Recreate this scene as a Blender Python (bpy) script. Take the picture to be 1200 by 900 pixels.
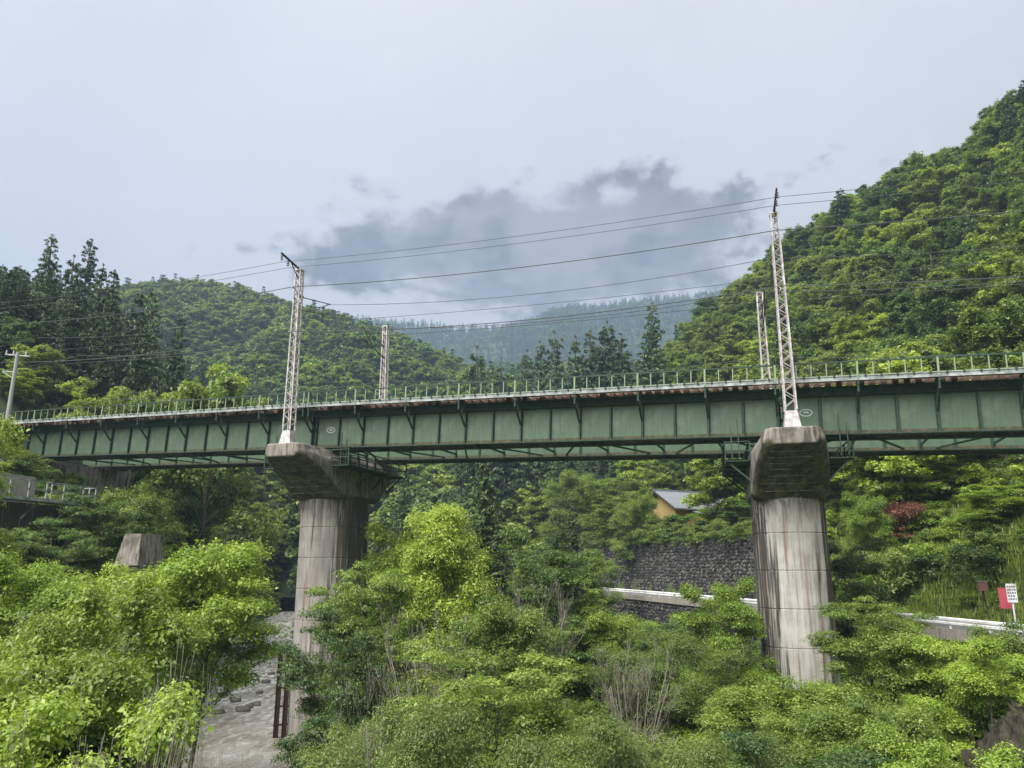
import bpy, math, random
import numpy as np
from mathutils import Vector, Matrix
R = math.radians
scene = bpy.context.scene
for o in list(bpy.data.objects): bpy.data.objects.remove(o)
col = scene.collection

# ------------------------------------------------------------------ camera
PITCH = R(13.5)
cd = bpy.data.cameras.new('camera'); cam = bpy.data.objects.new('camera', cd); col.objects.link(cam)
cd.sensor_width = 36; cd.lens = 27.0; cd.clip_start = 0.1; cd.clip_end = 20000
cam.location = (0, 0, 0); cam.rotation_euler = (R(90) + PITCH, 0, 0)
scene.camera = cam

# ------------------------------------------------------------------ light
SUN = Vector((-0.42, -0.46, 0.78)).normalized()
EXPO = 2.5
scene.view_settings.view_transform = 'Standard'; scene.view_settings.look = 'None'
scene.view_settings.exposure = EXPO; scene.view_settings.gamma = 1
sl = bpy.data.lights.new('sun', 'SUN'); so = bpy.data.objects.new('sun', sl); col.objects.link(so)
sl.energy = 1.5; sl.angle = R(60); sl.color = (1.0, 0.965, 0.91)
so.rotation_euler = SUN.to_track_quat('Z', 'Y').to_euler()

class NT:
    """tiny node helper"""
    def __init__(s, tree): s.t = tree; s.n = tree.nodes; s.l = tree.links; s.n.clear()
    def node(s, typ, **kw):
        nd = s.n.new(typ)
        for k, v in kw.items():
            if k == 'ins':
                for a, b in v.items():
                    if isinstance(b, bpy.types.NodeSocket): s.l.new(b, nd.inputs[a])
                    else: nd.inputs[a].default_value = b
            else: setattr(nd, k, v)
        return nd
    def math(s, op, a, b=None, clamp=False):
        nd = s.node('ShaderNodeMath', operation=op, use_clamp=clamp)
        for i, v in enumerate((a, b)):
            if v is None: continue
            if isinstance(v, bpy.types.NodeSocket): s.l.new(v, nd.inputs[i])
            else: nd.inputs[i].default_value = v
        return nd.outputs[0]
    def mix(s, f, a, b, blend='MIX'):
        nd = s.node('ShaderNodeMix', data_type='RGBA', blend_type=blend)
        for i, v in ((0, f), (6, a), (7, b)):
            if isinstance(v, bpy.types.NodeSocket): s.l.new(v, nd.inputs[i])
            elif i == 0: nd.inputs[0].default_value = v
            else: nd.inputs[i].default_value = (*v, 1) if len(v) == 3 else v
        return nd.outputs[2]
    def smooth(s, v, a, b):
        nd = s.node('ShaderNodeMapRange', interpolation_type='SMOOTHSTEP', ins={'Value': v, 'From Min': a, 'From Max': b})
        return nd.outputs[0]
    def noise(s, vec, scale, detail=4, rough=.55, dist=0):
        nd = s.node('ShaderNodeTexNoise', ins={'Scale': scale, 'Detail': detail, 'Roughness': rough, 'Distortion': dist})
        if vec is not None: s.l.new(vec, nd.inputs['Vector'])
        return nd.outputs['Fac']
    def scale(s, vec, sc, loc=(0, 0, 0)):
        nd = s.node('ShaderNodeMapping', ins={'Vector': vec, 'Scale': sc, 'Location': loc})
        return nd.outputs[0]
    def bump(s, h, strength, dist=.05):
        return s.node('ShaderNodeBump', ins={'Height': h, 'Strength': strength, 'Distance': dist}).outputs[0]

# overcast sky: Nishita under an even cloud layer, darker cumulus bank over the mountains
w = bpy.data.worlds.new('World'); scene.world = w; w.use_nodes = True
q = NT(w.node_tree)
gen = q.node('ShaderNodeTexCoord').outputs['Generated']
sky = q.node('ShaderNodeTexSky', sky_type='NISHITA', sun_disc=False)
sky.sun_elevation = math.asin(SUN.z); sky.sun_rotation = math.atan2(SUN.x, SUN.y); sky.air_density = 1.5; sky.dust_density = 3
sp = q.node('ShaderNodeSeparateXYZ', ins={'Vector': gen})
n_big = q.noise(gen, 2.2, 5, .5, .3)
n_mid = q.noise(q.scale(gen, (1, 1, 1.6), (3.1, .4, 2.3)), 6.5, 8, .58, .15)
n_fin = q.noise(q.scale(gen, (1, 1, 1.4), (1.1, 5.4, .7)), 17.0, 8, .6, .1)
K = 0.5 ** EXPO * 10
def kc(r, g, b): return (r * K, g * K, b * K)
base = q.mix(q.smooth(n_big, .34, .66), kc(.57, .575, .60), kc(.63, .635, .655))
# cloud bank
dx = q.math('DIVIDE', q.math('SUBTRACT', sp.outputs[0], .04), .30)
dz = q.math('DIVIDE', q.math('SUBTRACT', sp.outputs[2], .400), .088)
rr = q.math('SQRT', q.math('ADD', q.math('MULTIPLY', dx, dx), q.math('MULTIPLY', dz, dz)))
m = q.math('SUBTRACT', 1.12, rr)
m = q.math('ADD', m, q.math("MULTIPLY", q.math("SUBTRACT", n_mid, .48), 2.3))
m = q.math('ADD', m, q.math('MULTIPLY', q.math('SUBTRACT', n_fin, .5), .9))
front = q.smooth(sp.outputs[1], .2, .5)
bank = q.math('MULTIPLY', q.smooth(m, .08, .40), front)
darkc = q.mix(q.smooth(q.math('ADD', n_mid, q.math('MULTIPLY', q.math('SUBTRACT', n_fin, .5), .6)), .36, .66), kc(.33, .33, .345), kc(.12, .12, .128))
colr = q.mix(q.math('MULTIPLY', bank, .97), base, darkc)
# scattered faint cloud structure all round
wisps = q.math('MULTIPLY', q.smooth(n_fin, .5, .75), .10)
colr = q.mix(wisps, colr, kc(.86, .86, .90))
# an overcast vault brightens steadily from the horizon to the zenith
vault = q.math('ADD', .72, q.math('MULTIPLY', q.math('MAXIMUM', sp.outputs[2], 0.0), .80))
colr = q.mix(1.0, colr, q.node('ShaderNodeCombineColor', ins={0: vault, 1: vault, 2: vault}).outputs[0], 'MULTIPLY')
out = q.mix(.98, sky.outputs[0], colr)
bg = q.node('ShaderNodeBackground', ins={'Color': out, 'Strength': .1})
q.l.new(bg.outputs[0], q.node('ShaderNodeOutputWorld').inputs[0])

# ------------------------------------------------------------------ helpers
def tag(o, label=None, cat=None, group=None, kind=None):
    for k, v in (('label', label), ('category', cat), ('group', group), ('kind', kind)):
        if v: o[k] = v
    return o
def empty(name, loc=(0, 0, 0), rz=0, label=None, cat=None, group=None):
    o = bpy.data.objects.new(name, None); col.objects.link(o); o.location = loc; o.rotation_euler = (0, 0, rz)
    o.empty_display_size = .2
    return tag(o, label, cat, group)
def link(name, mesh, parent=None, loc=None, rot=None, sc=None):
    o = bpy.data.objects.new(name, mesh); col.objects.link(o); o.parent = parent
    if loc is not None: o.location = loc
    if rot is not None: o.rotation_euler = rot
    if sc is not None: o.scale = sc if hasattr(sc, '__len__') else (sc, sc, sc)
    return o
def np_mesh(name, V, F, mat=None, tint=None, smooth=False):
    """V (n,3); F (m,k) constant-size polygons"""
    V = np.asarray(V, np.float32); F = np.asarray(F, np.int32); k = F.shape[1]
    me = bpy.data.meshes.new(name); me.vertices.add(len(V)); me.vertices.foreach_set('co', V.ravel())
    me.loops.add(F.size); me.loops.foreach_set('vertex_index', F.ravel())
    me.polygons.add(len(F)); me.polygons.foreach_set('loop_start', np.arange(0, F.size, k, dtype=np.int32))
    try: me.polygons.foreach_set('loop_total', np.full(len(F), k, np.int32))
    except Exception: pass
    me.update(calc_edges=True)
    if tint is not None:
        a = me.attributes.new('tint', 'FLOAT', 'POINT'); a.data.foreach_set('value', np.asarray(tint, np.float32))
    if smooth: me.polygons.foreach_set('use_smooth', np.ones(len(F), bool))
    if mat: me.materials.append(mat)
    return me
class MB:
    def __init__(s): s.v = []; s.f = []
    def add(s, vs, fs):
        b = len(s.v); s.v += [tuple(x) for x in vs]; s.f += [tuple(i + b for i in f) for f in fs]; return s
    def box(s, x0, x1, y0, y1, z0, z1):
        return s.add([(x0,y0,z0),(x1,y0,z0),(x1,y1,z0),(x0,y1,z0),(x0,y0,z1),(x1,y0,z1),(x1,y1,z1),(x0,y1,z1)],
              [(0,3,2,1),(4,5,6,7),(0,1,5,4),(1,2,6,5),(2,3,7,6),(3,0,4,7)])
    def bar(s, a, b, w=.06, h=None, up=(0, 0, 1)):
        h = h or w; a = Vector(a); b = Vector(b); d = (b - a).normalized(); up = Vector(up)
        if abs(d.dot(up)) > .98: up = Vector((0, 1, 0))
        x = d.cross(up).normalized() * w / 2; y = x.normalized().cross(d).normalized() * h / 2
        vs = [p + i * x + j * y for p in (a, b) for i, j in ((-1,-1),(1,-1),(1,1),(-1,1))]
        return s.add(vs, [(0,1,2,3),(7,6,5,4),(0,4,5,1),(1,5,6,2),(2,6,7,3),(3,7,4,0)])
    def tube(s, pts, rad, n=6, cap=True):
        P = [Vector([float(c) for c in p]) for p in pts]; rad = [float(r) for r in rad] if hasattr(rad, '__len__') else [float(rad)] * len(P)
        base = len(s.v); ref = Vector((.31, .17, .93))
        for i, p in enumerate(P):
            d = (P[min(i+1, len(P)-1)] - P[max(i-1, 0)]).normalized()
            x = d.cross(ref)
            if x.length < .05: x = d.cross(Vector((1, 0, 0)))
            x.normalize(); y = d.cross(x)
            for k in range(n):
                a = 2 * math.pi * k / n; s.v.append(tuple(p + rad[i] * (math.cos(a) * x + math.sin(a) * y)))
        for i in range(len(P) - 1):
            for k in range(n):
                a = base + i*n + k; b = base + i*n + (k+1) % n
                s.f.append((a, b, b + n, a + n))
        if cap:
            s.f.append(tuple(base + k for k in range(n))[::-1]); e = base + (len(P)-1)*n; s.f.append(tuple(e + k for k in range(n)))
        return s
    def loft(s, rings, close=True):
        base = len(s.v); n = len(rings[0])
        for r in rings: s.v += [tuple(p) for p in r]
        for i in range(len(rings) - 1):
            for k in range(n):
                a = base + i*n + k; b = base + i*n + (k+1) % n
                s.f.append((a, b, b + n, a + n))
        if close:
            s.f.append(tuple(base + k for k in range(n))[::-1]); e = base + (len(rings)-1)*n; s.f.append(tuple(e + k for k in range(n)))
        return s
    def mesh(s, name, mat, smooth=False):
        me = bpy.data.meshes.new(name); me.from_pydata(s.v, [], s.f); me.update()
        if mat: me.materials.append(mat)
        if smooth: me.polygons.foreach_set('use_smooth', np.ones(len(s.f), bool))
        return me
    def build(s, name, mat, parent=None, smooth=False, **kw): return link(name, s.mesh(name, mat, smooth), parent, **kw)
def sstep(x, a, b):
    t = np.clip((np.asarray(x, float) - a) / (b - a), 0, 1); return t * t * (3 - 2 * t)
def ray(px, py):                      # direction per unit world Y for a photo pixel (used to survey the site)
    a = (px - 600) / 900; b = (450 - py) / 900
    d = np.array([a, math.cos(PITCH) - math.sin(PITCH) * b, math.sin(PITCH) + math.cos(PITCH) * b]); return d / d[1]
def survey(px, py, Y): return Vector(ray(px, py) * Y)
def to_px(x, y, z):
    c = y * math.cos(PITCH) + z * math.sin(PITCH); u = -y * math.sin(PITCH) + z * math.cos(PITCH)
    return 600 + 900 * x / c, 450 - 900 * u / c

# ------------------------------------------------------------------ materials
def material(name, fn):
    m = bpy.data.materials.new(name); m.use_nodes = True; q = NT(m.node_tree)
    sh = fn(q); q.l.new(sh, q.node('ShaderNodeOutputMaterial').inputs[0]); return m
def P(q, col, rough=.7, metal=0, normal=None, spec=.3):
    nd = q.node('ShaderNodeBsdfPrincipled', ins={'Roughness': rough, 'Metallic': metal, 'Specular IOR Level': spec})
    if isinstance(col, bpy.types.NodeSocket): q.l.new(col, nd.inputs['Base Color'])
    else: nd.inputs['Base Color'].default_value = (*col, 1)
    if normal: q.l.new(normal, nd.inputs['Normal'])
    return nd.outputs[0]
def obj_co(q): return q.node('ShaderNodeTexCoord').outputs['Object']
def leaf_mat(name, c_dark, c_mid, c_light, trans=.45, var=.25):
    def fn(q):
        t = q.node('ShaderNodeAttribute', attribute_name='tint').outputs['Fac']
        rnd = q.node('ShaderNodeObjectInfo').outputs['Random']
        v = q.math('ADD', t, q.math('MULTIPLY', q.math('SUBTRACT', rnd, .5), var * 2), True)
        c = q.mix(q.smooth(v, 0, .55), c_dark, c_mid); c = q.mix(q.smooth(v, .5, 1), c, c_light)
        d = q.node('ShaderNodeBsdfDiffuse', ins={'Color': c}).outputs[0]
        tc = q.mix(.35, c, (1.0, .95, .2), 'MULTIPLY')
        tr = q.node('ShaderNodeBsdfTranslucent', ins={'Color': tc}).outputs[0]
        s = q.node('ShaderNodeMixShader', ins={0: trans, 1: d, 2: tr}).outputs[0]
        g = q.node('ShaderNodeBsdfGlossy', ins={'Color': (1, 1, 1, 1), 'Roughness': .45}).outputs[0]
        return q.node('ShaderNodeMixShader', ins={0: .035, 1: s, 2: g}).outputs[0]
    return material(name, fn)
M = {}
M['leaf_near'] = leaf_mat('leaf_bright', (.13, .21, .03), (.27, .40, .05), (.43, .56, .09))
M['leaf_mid'] = leaf_mat('leaf_mid', (.09, .155, .03), (.20, .29, .05), (.34, .44, .08))
M['leaf_dark'] = leaf_mat('leaf_dark', (.06, .115, .033), (.125, .21, .05), (.225, .325, .07))
M['leaf_forest'] = leaf_mat('leaf_forest', (.08, .135, .033), (.195, .275, .05), (.36, .44, .085), var=.5)
M['leaf_lime'] = leaf_mat('leaf_lime', (.16, .24, .035), (.31, .42, .055), (.47, .56, .10))
M['leaf_olive'] = leaf_mat('leaf_olive', (.11, .165, .04), (.215, .295, .065), (.36, .43, .10))
M['needle'] = leaf_mat('needle', (.035, .07, .03), (.07, .125, .045), (.13, .20, .065), trans=.15, var=.3)
M['leaf_red'] = leaf_mat('leaf_red', (.13, .055, .04), (.27, .115, .085), (.38, .20, .15))
M['grass'] = leaf_mat('grass', (.13, .18, .04), (.27, .36, .06), (.42, .48, .10))
def bark(q):
    c = obj_co(q); n = q.noise(q.scale(c, (6, 6, 1.2)), 3, 6)
    return P(q, q.mix(n, (.05, .04, .03), (.19, .16, .13)), .9, normal=q.bump(n, .6, .03))
M['bark'] = material('bark', bark)
M['dead'] = material('dead_twig', lambda q: P(q, q.mix(q.noise(obj_co(q), 3), (.14, .12, .10), (.34, .30, .26)), .9))
def ground(q):
    c = obj_co(q); n = q.noise(c, .5, 8, .6); n2 = q.noise(c, .08, 4)
    a = q.mix(q.smooth(n, .35, .65), (.035, .03, .018), (.05, .075, .022))
    a = q.mix(q.smooth(n2, .4, .65), a, (.055, .09, .025))
    return P(q, a, .95, normal=q.bump(n, 1, .3))
M['ground'] = material('forest_floor', ground)
def hillm(q):
    c = obj_co(q); n = q.noise(c, .035, 8, .62); n2 = q.noise(c, .006, 4)
    vor = q.node('ShaderNodeTexVoronoi', ins={'Vector': c, 'Scale': .07}).outputs['Distance']
    a = q.mix(q.smooth(n, .35, .65), (.022, .045, .02), (.07, .11, .035))
    a = q.mix(q.math('MULTIPLY', q.smooth(n2, .42, .62), .6), a, (.03, .055, .03))
    return P(q, a, .95, normal=q.bump(q.math('ADD', q.math('MULTIPLY', vor, -.6), n), 1, 6))
M['hill'] = material('wooded_hill', hillm)
def farm(q):
    c = obj_co(q); n = q.noise(c, .012, 10, .68); n2 = q.noise(c, .003, 4)
    a = q.mix(q.smooth(n, .38, .62), (.012, .028, .016), (.045, .075, .03)); a = q.mix(q.math('MULTIPLY', q.smooth(n2, .45, .6), .6), a, (.07, .10, .035))
    return P(q, a, .95, normal=q.bump(n, 1, 22))
M['far_hill'] = material('far_wooded_mountain', farm)
def paint_green(q):
    c = obj_co(q); s = q.noise(q.scale(c, (3.5, 3.5, .5)), 2.2, 6, .6)
    b = q.noise(c, .8, 3); sp = q.noise(c, 11, 5, .7)
    a = q.mix(q.smooth(s, .3, .7), (.082, .137, .086), (.11, .175, .108))
    a = q.mix(q.math('MULTIPLY', q.smooth(b, .5, .72), .45), a, (.13, .185, .11))
    rnd = q.node('ShaderNodeObjectInfo').outputs['Random']
    a = q.mix(q.math('MULTIPLY', rnd, .55), a, (.082, .125, .086))
    run = q.math('MULTIPLY', q.smooth(q.noise(q.scale(c, (4.5, 4.5, .22), (2, 0, 5)), 1.7, 6, .65), .60, .70), .55)
    a = q.mix(run, a, (.085, .07, .042))
    pale = q.math('MULTIPLY', q.smooth(q.noise(q.scale(c, (1.2, 1.2, .8), (0, 4, 1)), 1.1, 5, .6), .55, .7), .5)
    a = q.mix(pale, a, (.17, .225, .155))
    a = q.mix(q.math('MULTIPLY', q.smooth(sp, .64, .74), .6), a, (.10, .065, .035))
    return P(q, a, q.math('ADD', .38, q.math('MULTIPLY', s, .2)), spec=.4, normal=q.bump(b, .15, .05))
M['green'] = material('girder_paint', paint_green)
def paint_dark(q):
    c = obj_co(q); s = q.noise(c, 3, 6, .65)
    a = q.mix(q.smooth(s, .35, .68), (.024, .05, .036), (.05, .085, .058))
    a = q.mix(q.math('MULTIPLY', q.smooth(s, .62, .72), .7), a, (.085, .05, .03))
    return P(q, a, .6)
M['green_dark'] = material('dark_green_steel', paint_dark)
def rivetm(q):
    c = obj_co(q); s = q.noise(c, 4, 6, .65)
    return P(q, q.mix(q.smooth(s, .4, .65), (.06, .075, .045), (.15, .11, .07)), .8)
M['flange'] = material('rusty_flange_paint', rivetm)
M['rail_green'] = material('pale_green_rail', lambda q: P(q, q.mix(q.noise(obj_co(q), 4, 4), (.19, .27, .16), (.30, .37, .25)), .6))
M['fascia'] = material('pale_grey_fascia', lambda q: P(q, q.mix(q.smooth(q.noise(obj_co(q), 2.5, 5), .35, .7), (.20, .22, .21), (.44, .46, .46)), .6))
M['sleeper'] = material('rusty_sleeper', lambda q: P(q, q.mix(q.noise(obj_co(q), 1.7, 6), (.05, .033, .025), (.20, .12, .085)), .9))
M['steel'] = material('rail_steel', lambda q: P(q, (.15, .11, .09), .5, .6))
M['mast'] = material('pinkish_white_mast_paint', lambda q: P(q, q.mix(q.smooth(q.noise(obj_co(q), 3, 6), .38, .7), (.40, .36, .35), (.64, .60, .60)), .55))
M['wire'] = material('wire', lambda q: P(q, (.12, .125, .125), .45, .3))
M['porcelain'] = material('insulator', lambda q: P(q, (.10, .09, .10), .3))
M['white_mark'] = material('white_stencil', lambda q: P(q, (.5, .55, .5), .7))
def concrete(name, su, off, light=(.40, .375, .34), amount=1.0, ns=4.6):
    def fn(q):
        c = obj_co(q); spx = q.node('ShaderNodeSeparateXYZ', ins={'Vector': c})
        st = q.noise(q.scale(c, (1.5, 1.5, .06)), 1.6, 6, .62)
        fine = q.noise(q.scale(c, (5, 5, .3)), 2.4, 6, .65)
        blot = q.noise(c, .55, 6, .6); grain = q.noise(c, 14, 4, .7)
        a = q.mix(q.smooth(blot, .35, .65), light, tuple(x * .72 for x in light))
        a = q.mix(q.math('MULTIPLY', q.smooth(fine, .48, .72), .55), a, (.15, .13, .105))
        # run-off stain bands; a set su also paints one side's shade (x along bridge)
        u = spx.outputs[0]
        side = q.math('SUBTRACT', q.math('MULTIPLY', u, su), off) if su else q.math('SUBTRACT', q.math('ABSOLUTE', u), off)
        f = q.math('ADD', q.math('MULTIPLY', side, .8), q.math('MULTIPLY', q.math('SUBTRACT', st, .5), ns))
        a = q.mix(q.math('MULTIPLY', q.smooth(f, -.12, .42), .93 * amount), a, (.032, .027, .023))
        rs = q.math('MULTIPLY', q.smooth(q.noise(q.scale(c, (2.2, 2.2, .08), (7, 3, 0)), 1.5, 5), .55, .68), .7)
        a = q.mix(rs, a, (.19, .115, .065))
        # pale lime run-off and cold joints a little darker
        lim = q.math('MULTIPLY', q.smooth(q.noise(q.scale(c, (3.4, 3.4, .14), (1, 8, 2)), 1.5, 6, .65), .56, .66), .65)
        a = q.mix(lim, a, (.52, .50, .46))
        a = q.mix(q.math('MULTIPLY', q.smooth(grain, .55, .8), .25), a, (.10, .09, .08))
        return P(q, a, .9, normal=q.bump(q.math('ADD', blot, q.math('MULTIPLY', grain, .3)), .5, .05))
    return material(name, fn)
M['conc_a'] = concrete('streaked_concrete_a', 1.0, .95, (.34, .32, .29), .88, 6.2)  # streaky stains, plus the unlit right side painted darker into the colour
M['conc_b'] = concrete('streaked_concrete_b', 0, 1.25, (.50, .48, .44))
def capm(q):
    c = obj_co(q); n = q.noise(c, .7, 6, .65); s = q.noise(q.scale(c, (2, 2, .3)), 2, 6)
    moss = q.noise(c, 1.7, 6, .7, .4)
    a = q.mix(q.smooth(n, .38, .62), (.23, .205, .18), (.10, .09, .075))
    a = q.mix(q.math('MULTIPLY', q.smooth(s, .5, .7), .7), a, (.04, .035, .028))
    drip = q.smooth(q.noise(q.scale(c, (2.6, 2.6, .35), (4, 1, 0)), 1.6, 6, .6), .46, .62)
    a = q.mix(q.math('MULTIPLY', drip, .6), a, (.34, .31, .275))
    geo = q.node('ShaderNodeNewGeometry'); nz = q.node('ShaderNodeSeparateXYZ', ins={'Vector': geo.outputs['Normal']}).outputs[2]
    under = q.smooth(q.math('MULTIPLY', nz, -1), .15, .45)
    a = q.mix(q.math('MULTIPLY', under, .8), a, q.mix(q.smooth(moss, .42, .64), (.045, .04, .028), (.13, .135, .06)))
    return P(q, a, .95, normal=q.bump(n, .7, .08))
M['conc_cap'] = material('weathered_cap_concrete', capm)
def plainconc(q):
    c = obj_co(q); n = q.noise(c, .9, 6, .6); f = q.noise(q.scale(c, (3, 3, .4)), 2, 6)
    a = q.mix(n, (.20, .18, .155), (.36, .33, .29)); a = q.mix(q.math('MULTIPLY', q.smooth(f, .5, .7), .6), a, (.07, .06, .05))
    return P(q, a, .9, normal=q.bump(n, .4, .05))
M['conc'] = material('plain_concrete', plainconc)
M['rust'] = material('rusty_steel', lambda q: P(q, q.mix(q.noise(obj_co(q), 3, 7), (.02, .014, .011), (.08, .038, .026)), .85))
def asphalt(q):
    n = q.noise(obj_co(q), 2, 8, .7); return P(q, q.mix(n, (.10, .10, .10), (.20, .20, .195)), .9, normal=q.bump(n, .3, .02))
M['asphalt'] = material('worn_asphalt', asphalt)
M['paint_white'] = material('white_paint', lambda q: P(q, q.mix(q.smooth(q.noise(obj_co(q), 3, 5), .4, .75), (.62, .62, .62), (.38, .37, .35)), .5))
M['guard'] = material('guardrail_paint', lambda q: P(q, q.mix(q.smooth(q.noise(obj_co(q), 1.3, 5), .45, .75), (.78, .78, .78), (.5, .48, .45)), .45))
M['stone'] = material('dark_wall_stone', lambda q: P(q, q.mix(q.node('ShaderNodeAttribute', attribute_name='tint').outputs['Fac'], (.028, .027, .028), (.135, .125, .115)), .85, normal=q.bump(q.noise(obj_co(q), 5, 5), .6, .05)))
M['mortar'] = material('wall_mortar', lambda q: P(q, q.mix(q.noise(obj_co(q), 2, 5), (.02, .02, .018), (.05, .05, .04)), .95))
def outcrop(q):
    c = obj_co(q); n = q.noise(q.scale(c, (1.6, 1.6, .6)), 1.5, 9, .7); m_ = q.noise(c, .9, 6, .65)
    a = q.mix(q.smooth(n, .35, .68), (.018, .015, .011), (.085, .07, .048)); a = q.mix(q.math('MULTIPLY', q.smooth(m_, .5, .62), .8), a, (.05, .065, .022))
    return P(q, a, .95, normal=q.bump(n, 1, .25))
M['outcrop'] = material('weathered_outcrop', outcrop)
M['rock'] = material('wet_rock', lambda q: P(q, q.mix(q.noise(obj_co(q), 1.5, 7), (.05, .045, .04), (.22, .20, .17)), .7, normal=q.bump(q.noise(obj_co(q), 4, 6), .8, .1)))
M['tile'] = material('grey_roof_tile', lambda q: P(q, q.mix(q.noise(obj_co(q), 1.4, 6), (.13, .14, .155), (.27, .28, .30)), .5))
M['ochre'] = material('ochre_plaster', lambda q: P(q, q.mix(q.noise(obj_co(q), 1.1, 5), (.36, .25, .095), (.46, .33, .14)), .9))
M['wood'] = material('dark_timber', lambda q: P(q, (.05, .035, .025), .8))
M['red'] = material('red_board', lambda q: P(q, q.mix(q.noise(obj_co(q), 3, 4), (.38, .05, .075), (.46, .09, .11)), .6))
M['ink'] = material('sign_ink', lambda q: P(q, (.07, .07, .09), .7))
M['brown_box'] = material('brown_box', lambda q: P(q, (.23, .13, .10), .8))
M['pole'] = material('concrete_pole', lambda q: P(q, q.mix(q.noise(obj_co(q), 3, 5), (.27, .27, .26), (.38, .38, .37)), .8))
def waterm(q):
    c = obj_co(q)
    wv = q.noise(q.scale(c, (1, .45, 1)), 1.5, 6, .65, .5); fi = q.noise(q.scale(c, (1, .5, 1)), 5, 5, .65, .3)
    sepy = q.node('ShaderNodeSeparateXYZ', ins={'Vector': c}).outputs[1]
    rap = q.math('ADD', q.math('MULTIPLY', q.smooth(sepy, 60, 78), .5), .42)
    foam = q.math('MULTIPLY', q.smooth(q.math('ADD', q.math('MULTIPLY', wv, .78), q.math('MULTIPLY', fi, .22)), .42, .66), rap)
    a = q.mix(q.smooth(q.noise(c, .18, 3), .4, .6), (.27, .235, .185), (.40, .375, .335))
    a = q.mix(foam, a, (.72, .72, .70))
    hgt = q.math('ADD', wv, q.math('MULTIPLY', fi, .45))
    return P(q, a, q.math('ADD', .14, q.math('MULTIPLY', foam, .4)), normal=q.bump(hgt, .6, .4), spec=.5)
M['water'] = material('turbid_stream_water', waterm)

# ------------------------------------------------------------------ terrain
RIV = np.array([(2, -40), (0, 0), (-6.2, 25), (-16.6, 50), (-23, 75), (-32.5, 103), (-40, 130), (-46, 180), (-40, 260), (-20, 400), (20, 1400)], float)
GRD = np.array([(36, -60), (30, 0), (26.6, 30), (25.2, 42.4), (23.6, 60), (20.6, 80), (14.4, 112), (2, 145), (-16, 180), (-28, 230), (-20, 300), (10, 420), (60, 1400)], float)
WATER_Z = -11.5; HW0 = 4.4
def hwr(y): return np.interp(y, [20, 33], [2.8, 4.4])
def sdist(poly, x, y):
    """signed distance, right of travel positive"""
    best = np.full(x.shape, 1e9); sg = np.zeros(x.shape)
    for a, b in zip(poly[:-1], poly[1:]):
        d = b - a; L2 = d @ d
        t = np.clip(((x - a[0]) * d[0] + (y - a[1]) * d[1]) / L2, 0, 1)
        ex = x - a[0] - t * d[0]; ey = y - a[1] - t * d[1]; ds = np.hypot(ex, ey)
        s = np.sign(d[1] * (x - a[0]) - d[0] * (y - a[1]))
        k = ds < best; best[k] = ds[k]; sg[k] = s[k]
    return best * np.where(sg == 0, 1, sg)
def water_z(y): return WATER_Z + .02 * np.clip(np.asarray(y, float) - 50, -60, 200)
rngN = np.random.default_rng(5)
_ph = rngN.uniform(0, 6.28, (24, 2)); _dr = rngN.uniform(0, 6.28, 24)
def fbm(x, y, L):
    z = 0; amp = 1; tot = 0
    for i in range(8):
        k = 2 * math.pi / L * 1.6 ** (i // 2); th = _dr[i]
        z = z + amp * np.sin(k * (x * math.cos(th) + y * math.sin(th)) + _ph[i, 0] + 1.3 * np.sin(k * .6 * (-x * math.sin(th) + y * math.cos(th)) + _ph[i, 1])); tot += amp
        if i % 2: amp *= .6
    return z / tot
ROAD_Z = -3.5
def terrain(x, y):
    x = np.asarray(x, float); y = np.asarray(y, float)
    d = sdist(RIV, x, y); e = sdist(GRD, x, y); zw = water_z(y); HWR = hwr(y); d = np.sign(d) * np.maximum(np.abs(d) - (HWR - HW0), 0) + 0 * d; HWR = HW0
    r = d - HWR
    right = zw + np.interp(r, [-3, 0, 3, 10, 60], [-1.6, -.2, 1.8, 2.8, 4.6]) + .5 * fbm(x, y, 16) * sstep(r, 2, 8)
    # road shelf and the hillside beyond
    ee = e - 6.2
    ridge = np.interp(ee, [-1, 0, 2, 7, 14, 20, 30, 60, 92, 130, 300, 2000], [0, 0, 1.5, 6.5, 11, 14, 20, 48, 84, 90, 70, 30]) * (1 + (.09 * sstep(y, 115, 150) * (1 - sstep(y, 185, 230)) - .10 * sstep(y, 215, 270)) * sstep(ee, 20, 50))
    wl = sstep(y, 76, 80) * (1 - sstep(y, 138, 146))
    ridge = np.where(wl > 0, np.maximum(ridge * sstep(ee, .9, 2.), 6.9 * sstep(ee, .9, 2.0) * wl), ridge)
    hill = ROAD_Z + ridge + fbm(x, y, 60) * np.clip(ee, 0, 40) * .10
    z = right + (ROAD_Z - .25 - right) * sstep(e, -.2, 1.7)
    z = np.where(ee > -.3, hill, z); z = np.where((e > 1.7) & (ee <= -.3), ROAD_Z, z)
    # left bank
    l = -d - HWR
    near = np.interp(l, [-3, 0, 3, 12, 40, 100, 400], [-1.6, -.2, 2.2, 4.5, 8, 20, 30])
    far = np.interp(l, [-3, 0, 3, 13, 24, 40, 60, 100, 200, 2000], [-1.6, -.2, 4, 17, 29, 42, 52, 66, 75, 60])
    k = sstep(y, 44, 66)
    left = zw + near * (1 - k) + far * k + .6 * fbm(x, y, 22) * sstep(l, 2, 10)
    z = np.where(d < 0, left, z)
    bed = zw + np.interp(np.abs(d), [0, HWR - 1, HWR], [-1.5, -1.2, -.2])
    z = np.where(np.abs(d) < HWR, bed, z)
    return z
def axis(lo, hi, step, far):
    a = list(np.arange(lo, hi + .01, step)); s = step
    while a[-1] < far: s *= 1.35; a.append(a[-1] + s)
    s = step
    while a[0] > -far: s *= 1.35; a.insert(0, a[0] - s)
    return np.array(a)
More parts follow.
